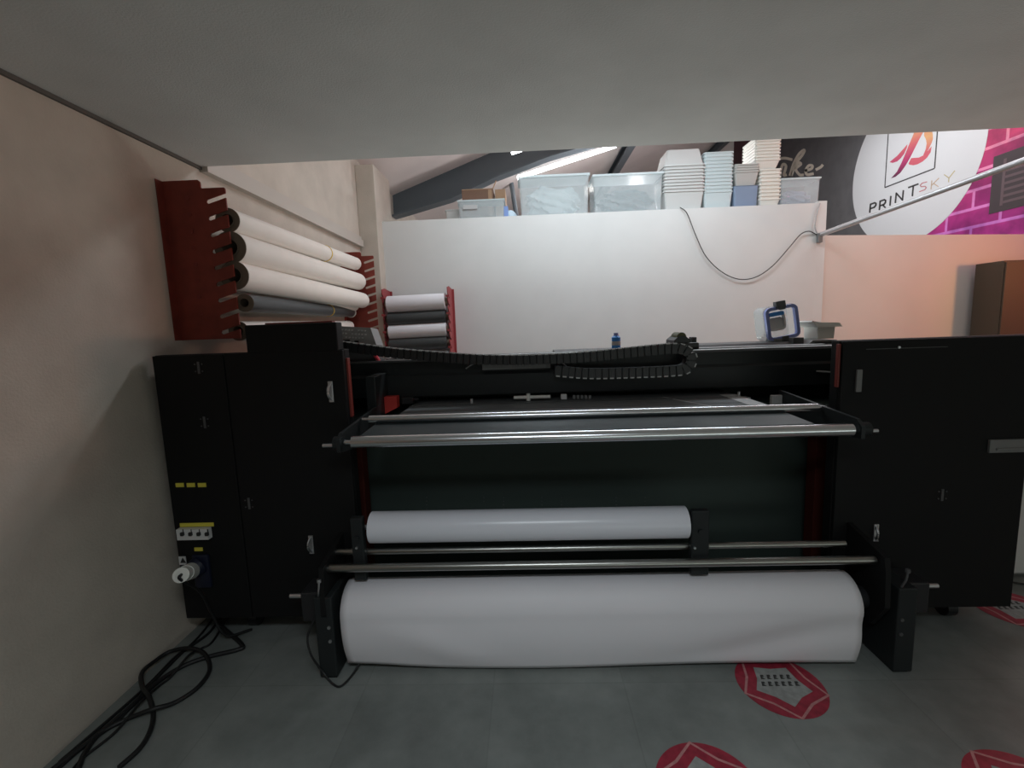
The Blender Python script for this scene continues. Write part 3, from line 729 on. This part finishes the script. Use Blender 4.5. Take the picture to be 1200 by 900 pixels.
bm = nb(); ring(bm, Mx, .225, .235, .04, .022, -.03, .0); obj('blue_rim', bm, M['bluev'], t, True, 'blue-violet rounded rim')
bm = nb(); ring(bm, Mx, .24, .25, .045, .006, .0, .13); plate2(bm, Mx, .235, .245, .04, .125, .13); obj('box_body', bm, M['clear'], t, True)
bm = nb(); ring(bm, Mx @ Matrix.Translation((-.035, 0, .01)), .12, .12, .03, .010, -.02, .02); plate2(bm, Mx, .10, .085, .02, 0, .02, -.035, .0); obj('inner_lid', bm, M['white'], t, True)
bm = nb(); plate2(bm, Mx, .10, .028, .01, -.03, -.01, -.035, .068); obj('lid_grip', bm, M['blue'], t, True)
for cy, s in ((.132, 1), (-.135, -1)):
    bm = nb(); plate2(bm, Mx, .065, .05, .006, -.04, .0, -.005*s, cy-.004); plate2(bm, Mx, .04, .03, .004, -.045, -.03, -.0, cy-.025*s); obj('clip', bm, M['dgrey'], t)
bm = nb(); box(bm, (c.x-.06, 3.32, 1.475), (c.x+.05, 3.44, 1.495), .004); obj('foot_clip', bm, M['grey'], t)
# white bin
def tub_mesh(bm, c, w0, d0, w1, d1, h, rim=.012, rt=.012, wall=.004, up=1):
    """tapered open tub: base w0 x d0, mouth w1 x d1"""
    def rr(w, d, z, r): return [bm.verts.new(c + Vector((p[0], p[1], z))) for p in rrect(w, d, r, 3)]
    z = lambda f: f*h*up
    rings = [rr(w0, d0, z(0), .02), rr(w1, d1, z(1)-rt*up, .025), rr(w1+2*rim, d1+2*rim, z(1)-rt*up, .03), rr(w1+2*rim, d1+2*rim, z(1), .03), rr(w1-2*wall, d1-2*wall, z(1), .022), rr(w0-2*wall, d0-2*wall, z(0)+wall*up, .018)]
    bm.faces.new(rings[0][::-1] if up > 0 else rings[0]); bm.faces.new(rings[-1])
    n = len(rings[0])
    for A_, B_ in zip(rings, rings[1:]):
        for k in range(n): bm.faces.new((A_[k], A_[(k+1) % n], B_[(k+1) % n], B_[k]))
    return bm
c = at(961, 403, 'Y', 3.36); c.z = 1.486; c.y = 3.38
bm = nb(); h_ = .125
pts = [(-.055, 0), (.055, 0), (.06, .085), (-.06, .085)]
prism(bm, [(c.x+p[0], c.z+p[1]) for p in pts], 'Y', 3.30, 3.46)
t = thing('plastic_bin', 'small white open-front plastic bin standing on the printer beside the clip-lid box', 'bin', c)
obj('bin_body', bm, M['whiteb'], t)
bm = nb(); prism(bm, [(c.x-.075, c.z+.082), (c.x+.09, c.z+.082), (c.x+.07, c.z+.11), (c.x-.06, c.z+.115), (c.x-.115, c.z+.128), (c.x-.12, c.z+.120)], 'Y', 3.27, 3.48); obj('bin_rim', bm, M['whiteb'], t)

# ------------------------------------------------------------ bins on top of the partition
DK = PT  # deck top
YB = 6.12
def bin_clear(px0, px1, pytop, label, content, depth=.42, clabel=None, cm='bag', over=1.0):
    a = at(px0, 246, 'Y', YB-depth/2); b = at(px1, 246, 'Y', YB-depth/2); top = at((px0+px1)/2, pytop, 'Y', YB-depth/2).z
    c = Vector(((a.x+b.x)/2, YB, DK)); w = (b.x-a.x); h = top-DK
    t = thing('storage_bin', label, 'bin', c)
    obj('bin_body', tub_mesh(nb(), c, w*.93, depth*.93, w*.97, depth*.97, h*.97, .006, .02), M['clear'], t)
    bm = nb(); box(bm, (c.x-w/2, c.y-depth/2-.005, DK+h*.94), (c.x+w/2, c.y+depth/2, DK+h), .006); box(bm, (c.x-w/2-.004, c.y-.05, DK+h*.82), (c.x-w/2, c.y+.05, DK+h*.97), .003)
    obj('lid', bm, M['tubblue'] , t)
    if clabel:
        bm = nb(); bmesh.ops.create_icosphere(bm, subdivisions=4, radius=1)
        rnd = random.Random(int(px0)); ph = [rnd.uniform(0, 6) for _ in range(6)]
        for v in bm.verts:
            d = v.co.copy()
            k = 1 + .10*math.sin(7*d.x+ph[0])*math.sin(6*d.z+ph[1]) + .07*math.sin(13*d.z+9*d.x+ph[2]) + .05*math.sin(19*d.x-11*d.y+ph[3])
            q = Vector((math.copysign(abs(d.x)**.7, d.x), math.copysign(abs(d.y)**.7, d.y), d.z))*k
            v.co = Vector((c.x + q.x*w*.37, c.y + q.y*depth*.36, DK+.012+h*.40*content*(1+max(q.z, -1))))
        tag(obj('plastic_bag', bm, M[cm], None, True), clabel, 'bag')
    return t
bin_clear(608, 692, 204, 'large clear lidded bin holding crumpled clear bags, under the strip light', .95, clabel='crumpled clear bags inside the left large clear bin')
bin_clear(694.5, 778, 202.5, 'large clear lidded bin holding a dark grey bag, beside the milky tub stack', .8, clabel='dark grey bag inside the right large clear bin', cm='bagd')
c5 = bin_clear(914, 961, 208, 'clear open bin at the right end of the wall top with blue-grey stuff', .75, clabel='blue-grey bag inside the clear bin at the right end', cm='bagb', depth=.34)
# small clear box, cardboard boxes
t = bin_clear(536, 592, 233.5, 'small smoky clear lidded box on the wall top, in front of the brown cartons', .3, depth=.30)
a = at(560, 236, 'Y', 6.0); bm = nb(); box(bm, (a.x-.02, 5.94, a.z-.03), (a.x+.02, 5.96, a.z+.03))
bm.free()
lp = at(551, 243, 'Y', YB-.165); bm = nb(); box(bm, (lp.x-.09, lp.y, lp.z-.02), (lp.x+.09, lp.y+.012, lp.z+.03), .002); o = obj('paper_label', bm, M['lgrey'], t)
a = at(523, 250, 'Y', 6.1); b = at(538, 230, 'Y', 6.1)
bm = nb(); tub_mesh(bm, Vector(((a.x+b.x)/2-.02, 6.3, DK)), .16, .2, .18, .22, .20); tag(obj('plastic_tub', bm, M['tub']), 'small cloudy tub at the left end of the wall top beside the smoky box', 'tub')
def carton(px0, px1, pyt, y, dp, lb, m, flap=True):
    a = at(px0, pyt, 'Y', y); b = at(px1, pyt, 'Y', y)
    t = thing('cardboard_box', lb, 'box', ((a.x+b.x)/2, y+dp/2, DK))
    obj('carton', box(nb(), (a.x, y, DK), (b.x, y+dp, a.z), .004), M[m], t)
    if flap:
        bm = nb(); prism(bm, [(a.x, a.z), (b.x, a.z), (b.x+.05, a.z+.10), (b.x+.04, a.z+.11), (b.x-.01, a.z+.01), (a.x, a.z+.01)], 'Y', y, y+.01); obj('flap', bm, M['card'], t)
    bm = nb(); box(bm, (b.x-.07, y-.002, DK+.005), (b.x-.02, y, a.z-.005)); obj('packing_tape', bm, M['card'], t)
carton(541, 578, 223, 6.45, .4, 'brown open cardboard carton behind the smoky clear box', 'cardd')
carton(580, 592, 222, 6.5, .4, 'narrow tan cardboard carton standing right of the wide brown carton', 'card', False)
bm = nb(); a = at(592, 246, 'Y', 6.05); b = at(606, 246, 'Y', 6.05)
tube(bm, [(a.x-.0, 6.1, DK+.05), (a.x+.06, 6.08, DK+.07), (b.x-.02, 6.1, DK+.05)], lambda s: .03+.035*math.sin(PI*s), n=6, seg=10)
tag(obj('rag', bm, mat('pale_blue_rag', (.62, .75, .85), .8), None, True), 'pale blue-white crumpled rag between carton and large clear bin', 'rag')
bm = nb(); a = at(590.5, 240, 'Y', 6.0); box(bm, (a.x-.005, 6.0, DK), (a.x+.05, 6.12, DK+.17), .006)
tag(obj('blue_box', bm, mat('soft_blue', (.2, .3, .6), .5)), 'small upright blue box beside the smoky clear box', 'box')

# nested stacks
def stack(name, px0, px1, pys, pyb, m, n, y, depth, h0, taper, grp, lbs, rimm=None, rim=.012, base=None):
    a = at(px0, pyb, 'Y', y-depth/2); b = at(px1, pyb, 'Y', y-depth/2)
    top = at((px0+px1)/2, pys, 'Y', y-depth/2).z; z0 = DK if base is None else base
    step = (top-z0-h0)/max(1, n-1); w = b.x-a.x - 2*rim
    c = Vector(((a.x+b.x)/2, y, z0))
    first = None
    for k in range(n):
        lb = lbs(k, n)
        if first is None:
            bm = tub_mesh(nb(), c, w*taper, depth*taper, w, depth, h0, rim, min(.014, step*.55)); first = obj(name, bm, m); tag(first, lb, 'tub', grp)
            oz = first.location.z
        else:
            o = first.copy(); COL.objects.link(o); o.location.z = oz + step*k; o['label'] = lb; o['group'] = grp
    return c, z0+h0+step*(n-1), w
def lab(base):
    ords = ['lowest', 'second from the bottom', 'third from the bottom', 'fourth from the bottom', 'fifth from the bottom', 'sixth from the bottom', 'seventh from the bottom', 'eighth from the bottom', 'ninth from the bottom']
    def f(k, n):
        if k < 6: s = ords[k]
        elif k == n-1: s = 'topmost'
        else: s = ['', 'second from the top', 'third from the top', 'fourth from the top', 'fifth from the top', 'sixth from the top', 'seventh from the top'][n-1-k]
        if n <= 6 and k == n-1: s = 'topmost'
        return base + ', ' + s
    return f
# milky stack with one tub upside down on top
c, zt, w_ = stack('plastic_tub', 777, 826, 193, 243, M['tub'], 9, YB, .40, .24, .88, 'nested milky tubs', lab('milky tub nested beside the large clear bins'))
bm = tub_mesh(nb(), Vector((c.x, YB, zt+.19)), w_*.80, .32, w_*.97, .38, .19, .008, .012, up=-1)
tag(obj('plastic_tub', bm, M['tub']), 'milky white tub turned upside down on top of the milky stack', 'tub', 'nested milky tubs')
stack('plastic_tub', 824, 859, 178, 242, M['tubblue'], 12, YB+.02, .40, .22, .90, 'nested pale blue clear tubs', lab('pale bluish clear tub in the tall nested stack'), rim=.008)
c, z3, w3 = stack('plastic_tub', 859, 889, 217, 242, M['bluebin'], 1, YB-.05, .26, .27, .92, 'blue tubs', lambda k, n: 'smoky blue clear tub under the small grey bins', rim=.006)
stack('plastic_bin', 860, 890, 192, 217, M['bing'], 4, YB-.05, .26, .165, .80, 'nested grey bins', lab('grey bin nested on the smoky blue tub'), base=z3+.003, rim=.008)
c, z4, w4 = stack('plastic_bin', 889, 915, 198, 241, M['binw'], 9, YB-.03, .28, .11, .78, 'lower nested ivory bins', lab('ivory bin in the tower\'s lower half'), rim=.008)
stack('plastic_bin', 884, 915, 160, 197, M['binw'], 8, YB-.01, .34, .11, .78, 'upper nested ivory bins', lab('ivory bin in the tower\'s upper half'), base=z4+.003, rim=.008)

# ------------------------------------------------------------ mural on the right wall
MX = RX-.004
mur = thing('wall_mural', 'printed wall graphic with white disc logo, charcoal left side and pink brickwork', 'mural', (MX, 8.7, 1.0))
CY, CZ, CR = 8.68, 4.246, 1.394
def mplate(name, poly, m, off, th=.004, par=None, label=None):
    bm = nb(); prism(bm, poly, 'X', MX-off-th, MX-off); return obj(name, bm, m, par or mur, label=label)
mplate('charcoal_field', [(8.4, 1.0), (13.48, 1.0), (13.48, 6.75), (8.4, 6.75)], M['mural_black'], 0, label='charcoal background')
# brick field: own object coordinates so the print's rows start at the disc centre
bo = mplate('brick_field', [(3.0, 1.0), (8.4, 1.0), (8.4, 6.75), (3.0, 6.75)], M['bricks'], 0, label='pink and violet brick print')
mplate('white_disc', [(CY+CR*math.cos(2*PI*k/96), CZ+CR*math.sin(2*PI*k/96)) for k in range(96)], M['mural_white'], .004, label='white disc')
def stroke(bm, pts, w, off, th=.002, closed=False):
    """flat ribbon of width w (constant or function) along (Y,Z) points"""
    n = len(pts); Ls, Rs = [], []
    for i, p in enumerate(pts):
        a = pts[i-1] if (i or closed) else p; b = pts[(i+1) % n] if (i < n-1 or closed) else p
        d = Vector((b[0]-a[0], b[1]-a[1])); d.normalize(); nn = Vector((-d.y, d.x))
        ww = (w(i/(n-1)) if callable(w) else w)/2
        Ls.append((p[0]+nn.x*ww, p[1]+nn.y*ww)); Rs.append((p[0]-nn.x*ww, p[1]-nn.y*ww))
    for i in range(n if closed else n-1):
        j = (i+1) % n
        prism(bm, [Ls[i], Ls[j], Rs[j], Rs[i]], 'X', MX-off-th, MX-off)
def yz(px_, py_):
    p = at(px_, py_, 'X', MX-.01); return (p.y, p.z)
def Z4(x, y): return yz(1000+x/7.823, 140+y/7.823)     # photograph detail -> wall
# logo frame (square box outline, top hidden above the ceiling edge)
c0 = Z4(288, 632); c1 = Z4(745, 440); top = c0[1]+abs(c1[0]-c0[0])*1.02
yL, yR = c0[0], c1[0]; zb2 = (c0[1]+c1[1])/2
bm = nb(); t_ = .022
for q in (((yL, zb2), (yR, zb2)), ((yL, zb2), (yL, top)), ((yR, zb2), (yR, top)), ((yL, top), (yR, top))):
    stroke(bm, list(q), t_, .0085)
obj('logo_frame', bm, M['letter'], mur, label='thin dark square outline')
def sm2(pts, n=8):
    return [(p.x, p.y) for p in smooth_path([Vector((a, b, 0)) for a, b in pts], n)]
zlo, zhi = Z4(350, 540)[1], Z4(650, 95)[1]
GR = grad_mat('logo_gradient', zlo, zhi+.1, [(0, (.10, .02, .06)), (.3, (.45, .04, .15)), (.65, (.65, .14, .16)), (1, (.75, .38, .18))])
GR2 = grad_mat('logo_gradient_gold', zlo+.2, zhi+.1, [(0, (.62, .12, .16)), (.5, (.72, .40, .18)), (1, (.68, .22, .16))])
def z4poly(name, pts, m, off):
    mplate(name, [Z4(x, y) for x, y in pts], m, off, .0015)
z4poly('logo_stem', [(345, 540), (400, 478), (440, 400), (470, 330), (510, 232), (545, 150), (590, 40), (680, 40), (640, 115), (600, 190), (560, 270), (520, 350), (480, 420), (430, 490), (385, 526)], GR, .0085)
z4poly('logo_tail', [(332, 392), (350, 375), (400, 335), (450, 280), (495, 228), (490, 260), (465, 315), (430, 360), (400, 385), (360, 398)], GR, .0085)
z4poly('logo_bowl', [(690, 45), (715, 90), (728, 135), (729, 180), (715, 220), (690, 270), (668, 310), (640, 330), (664, 270), (672, 220), (665, 180), (648, 150), (650, 110)], GR2, .0085)
z4poly('logo_base_stroke', [(505, 405), (530, 355), (560, 352), (600, 350), (645, 328), (685, 285), (718, 245), (708, 300), (675, 350), (635, 385), (590, 410), (550, 420), (515, 415)], GR2, .0085)
# PRINTSKY
GL = {
 'P': [[(0, 0), (0, 1), (.5, 1), (.66, .85), (.66, .62), (.5, .45), (0, .45)]],
 'R': [[(0, 0), (0, 1), (.5, 1), (.66, .85), (.66, .62), (.5, .45), (0, .45)], [(.35, .45), (.7, 0)]],
 'I': [[(.1, 0), (.1, 1)]],
 'N': [[(0, 0), (0, 1), (.7, 0), (.7, 1)]],
 'T': [[(.38, 0), (.38, 1)], [(0, 1), (.76, 1)]],
 'S': [[(.68, .95), (.2, 1), (.02, .82), (.12, .6), (.55, .45), (.68, .25), (.55, .04), (.0, .04)]],
 'K': [[(.05, 0), (.05, 1)], [(.7, 1), (.08, .45)], [(.25, .58), (.72, 0)]],
 'Y': [[(0, 1), (.38, .42), (.76, 1)], [(.38, .45), (.38, 0)]],
}
spots = [('P', 150, 852, 'letter'), ('R', 238, 828, 'letter'), ('I', 333, 788, 'letter'), ('N', 385, 762, 'letter'), ('T', 497, 716, 'letter'), ('S', 605, 665, 'lS'), ('K', 707, 640, 'lK'), ('Y', 825, 590, 'lY')]
def ribbon(bm, pts, w, conv, off, th=.0015):
    """brush line on the mural, pts drawn in the foreshortened photograph detail"""
    n = len(pts); Ls, Rs = [], []
    for i, p in enumerate(pts):
        a = pts[max(i-1, 0)]; b = pts[min(i+1, n-1)]
        d = Vector((b[0]-a[0], b[1]-a[1])).normalized(); nn = Vector((-d.y, d.x))*w/2
        e = d*w*.5 if i in (0, n-1) else d*0
        e = -e if i == 0 else e
        Ls.append(conv(p[0]+nn.x+e.x*.6, p[1]+nn.y+e.y*.6)); Rs.append(conv(p[0]-nn.x+e.x*.6, p[1]-nn.y+e.y*.6))
    for i in range(n-1):
        prism(bm, [Ls[i], Ls[i+1], Rs[i+1], Rs[i]], 'X', MX-off-th, MX-off)
for k, (chx, x, y, mk) in enumerate(spots):
    hgt = (74, 78, 82, 86, 92, 74, 76, 84)[k]; wd = (62, 62, 20, 74, 92, 72, 78, 100)[k]
    bm = nb()
    for sct in GL[chx]:
        dense = []
        for (u0, v0), (u1, v1) in zip(sct, sct[1:]):
            dense += [(u0, v0)]
        dense += [sct[-1]]
        for q0_, q1_ in zip(dense, dense[1:]):
            ribbon(bm, [(x + u*wd*1.25 + v*hgt*.10, y - u*wd*.46 - v*hgt) for u, v in (q0_, q1_)], 15 if mk == 'letter' else 9, Z4, .0085)
    obj('letter_'+chx.lower(), bm, M[mk], mur)
# script word on the charcoal: "Make"
def Z3(x, y): return yz(770+x/6, 155+y/6)
script = [[(860, 185), (900, 182), (945, 192)],                       # t-like bar joining
          [(862, 325), (868, 270), (885, 225), (905, 240), (890, 300), (905, 300)],
          [(935, 300), (960, 220), (1000, 150), (1035, 125), (1020, 160), (975, 220), (945, 300)], [(955, 265), (990, 215), (1010, 225), (975, 258), (1000, 298), (1025, 300)],
          [(1045, 270), (1085, 255), (1090, 235), (1065, 235), (1045, 270), (1055, 298), (1095, 292)],
          [(1120, 262), (1150, 245), (1162, 232)],
          [(700, 330), (730, 240), (750, 300), (790, 225), (800, 320)]]
for nm, idx in (('letter_m', (6,)), ('letter_a', (1,)), ('letter_k', (0, 2, 3)), ('letter_e', (4,)), ('pen_flourish', (5,))):
    bm = nb()
    for i in idx: ribbon(bm, sm2(script[i], 6), 19, Z3, .005+.0005*i)
    obj(nm, bm, M['script'], mur)
# printed shutter window
yw0 = yz(1164, 190)[0]; zt_ = yz(1164, 184)[1]; zb_w = yz(1163, 250)[1]
mplate('window_print', [(yw0, zb_w), (yw0-1.5, zb_w), (yw0-1.5, zt_), (yw0, zt_)], M['shutter'], .005, label='dark louvred window in the print')
bm = nb(); k = zb_w+.12
while k < zt_-.1:
    stroke(bm, [(yw0-.16, k), (yw0-1.4, k)], .035, .009); k += .085
stroke(bm, [(yw0-.17, zb_w+.08), (yw0-.17, zt_-.08)], .04, .0095)
obj('louvre_print', bm, M['slat'], mur)
# maroon return on the far wall
bm = nb(); xa = at(860, 176, 'Y', 13.49).x
prism(bm, [(xa, 1.0), (RX, 1.0), (RX, roof_z(RX)-.02), (xa, roof_z(xa)-.02)], 'Y', 13.48, 13.495)
tag(obj('dark_wall_panel', bm, M['mural_maroon']), 'dark maroon panel on the far wall behind the bin stacks', 'panel')

# conduit reaching out over the partition corner
A0 = Vector((PX+.02, BY-.02, 2.60)); B0 = at(1200, 188, 'Y', 4.3); D0 = (B0-A0)
t = thing('conduit_pole', 'long grey metal pole running from the wall corner across the mural', 'pole', A0)
bm = nb(); tube(bm, [A0, A0.lerp(B0, .5), B0, A0+D0*1.35], .028, smooth=False, seg=14); obj('pole', bm, M['alu'], t, True)
bm = nb(); box(bm, A0+Vector((-.03, -.03, -.09)), A0+Vector((.02, .018, .02)), .004); obj('wall_clamp', bm, M['grey'], t)
bm = nb(); box(bm, B0+Vector((-.5, .4, .0)), B0+Vector((-.49, .41, .01))); bm.free()
# hanging wire on the partition
W = [(797, 243), (805, 250), (815, 275), (827, 300), (845, 318), (865, 327), (885, 325), (905, 312), (925, 290), (938, 275), (948, 271), (957, 275)]
bm = nb(); tube(bm, [at(x, y, 'Y', BY-.03 if 0 < i < 11 else BY-.01) for i, (x, y) in enumerate(W)], .0055)
tag(obj('hanging_wire', bm, M['wire'], None, True), 'thin dark wire drooping in a loop down the white back wall', 'wire')
W = [(961, 238), (957, 252), (955, 266), (958, 274)]
bm = nb(); tube(bm, [at(x, y, 'Y', BY-.02) for x, y in W], .008)
tag(obj('hanging_wire', bm, M['lgrey'], None, True), 'short pale wire at the wall corner above the pole end', 'wire')

# dark cupboard at the right
a = at(1179, 305, 'Y', 5.75)
t = thing('cupboard', 'dark brown tall cupboard at the right edge in front of the orange-lit wall', 'cupboard', (a.x+.5, 5.95, 0))
obj('carcass', box(nb(), (a.x, 5.77, 0), (a.x+1.0, 6.12, a.z), .005), M['brown'], t)
for k in range(2):
    dr = obj('door', box(nb(), (a.x+.01+k*.495, 5.75, .08), (a.x+.495+k*.495, 5.77, a.z-.02), .004), M['brown'], t)
    bm = nb(); cyl(bm, (a.x+.46+k*.07, 5.72, 1.1), (a.x+.46+k*.07, 5.72, 1.25), .008); obj('handle', bm, M['alu'], dr)
# pale low cabinet peeking out beyond the printer
t = thing('side_cabinet', 'pale grey low cabinet just visible past the printer\'s right cabinet', 'cabinet', (3.2, 3.0, 0))
obj('carcass', box(nb(), (2.75, 2.76, .03), (3.6, 3.3, 1.1), .005), M['wallw'], t)
obj('plinth', box(nb(), (2.78, 2.80, 0), (3.57, 3.28, .03)), M['lgrey'], t)
bm = nb(); tube(bm, [(2.72, 2.70, .012), (2.85, 2.71, .010), (3.0, 2.66, .010), (3.3, 2.68, .01)], .006)
tag(obj('floor_wire', bm, M['wire'], None, True), 'thin wire on the floor at the foot of the pale cabinet', 'wire')

# ------------------------------------------------------------ floor stickers
def sticker(cx, cy, r, rot, label):
    t = thing('floor_sticker', label, 'sticker', (cx, cy, 0))
    disc = [(cx+r*math.cos(2*PI*k/60), cy+r*math.sin(2*PI*k/60)) for k in range(60)]
    obj('red_disc', prism(nb(), disc, 'Z', .0005, .0015), M['stk'], t)
    def star(f0, f1, z0, z1, m, nm, n=8):
        bm = nb(); P = []
        for k in range(2*n):
            rr = r*(f0 if k % 2 == 0 else f1); a_ = rot+PI*k/n
            P.append((cx+rr*math.cos(a_), cy+rr*math.sin(a_)))
        prism(bm, P, 'Z', z0, z1); obj(nm, bm, m, t)
    star(1.03, .76, .0015, .002, M['stl'], 'zigzag_line', 5)
    star(.96, .70, .002, .0025, M['stk'], 'zigzag_red', 5)
    star(.68, .50, .0025, .003, M['stw'], 'centre_patch', 5)
    bm = nb(); rnd = random.Random(int(cx*100))
    for row, n in ((.16, 5), (-.06, 6)):
        for k in range(n):
            x = cx + (k-n/2+.5)*r*.16; y = cy+row*r
            h = r*.14
            prism(bm, [(x-r*.06, y), (x-r*.02, y+h), (x+r*.05, y+h), (x+r*.055, y+h*.6), (x, y+h*.5), (x+r*.05, y)], 'Z', .003, .0035)
    obj('worn_print', bm, M['dark'], t)
sticker(1.10, 1.93, .185, .9, 'worn round red floor sticker half hidden beneath the hanging paper')
sticker(.60, 1.455, .185, .35, 'round red floor sticker with grey centre at the bottom edge, left of two')
sticker(1.68, 1.42, .185, .6, 'round red floor sticker at the bottom right corner of the picture')
sticker(2.66, 2.46, .19, .2, 'round red floor sticker lying beside the foot of the right printer cabinet')

# ------------------------------------------------------------ power cables on the floor
def fc(pts, r, label, grp='black power cables on the floor'):
    P = []
    for i, q in enumerate(pts):
        p = at(q[0], q[1], 'Z', 0); z = r + .001 + (q[2] if len(q) > 2 else 0); p.z = z; P.append(Vector((max(p.x, WX+r+.004), p.y, z)))
    bm = nb(); tube(bm, P, r, n=10, seg=10); tag(obj('power_cable', bm, M['cable'], None, True), label, 'cable', grp)
fc([(250, 716), (254, 728), (262, 738), (284, 758), (278, 764), (245, 772), (215, 783), (185, 802), (150, 834), (110, 868), (62, 905)], .011, 'thick black cable kinking sharply right beside the printer then running down the wall')
fc([(262, 718), (246, 742), (222, 760), (205, 772), (178, 800), (150, 826), (120, 852), (70, 895)], .007, 'slim black cable running straight along the foot of the left wall')
fc([(256, 716), (236, 744), (205, 775, 0), (172, 812, .014), (140, 845), (95, 880), (70, 902)], .006, 'thin black cable closest to the left wall')
fc([(92, 905), (100, 885), (118, 862), (150, 845), (180, 838, .018), (205, 826), (232, 808), (246, 787), (240, 772, .02), (222, 768, .03), (200, 770, .02), (180, 780, .02), (168, 797, .03), (168, 812, .02), (176, 826, .03), (180, 840, .0), (176, 860), (164, 880), (140, 902)], .010, 'black cable lying in a wide loop in front of the left printer cabinet')
fc([(270, 718), (250, 752), (235, 762), (222, 776, .03), (200, 795), (186, 806), (165, 830, .02), (135, 860), (100, 888), (84, 905)], .006, 'thin black cable crossing beneath the loop')

# ------------------------------------------------------------ view
S.view_settings.view_transform = 'Standard'; S.view_settings.look = 'None'
S.view_settings.gamma = 1; S.view_settings.use_curve_mapping = False
S.view_settings.exposure = 0
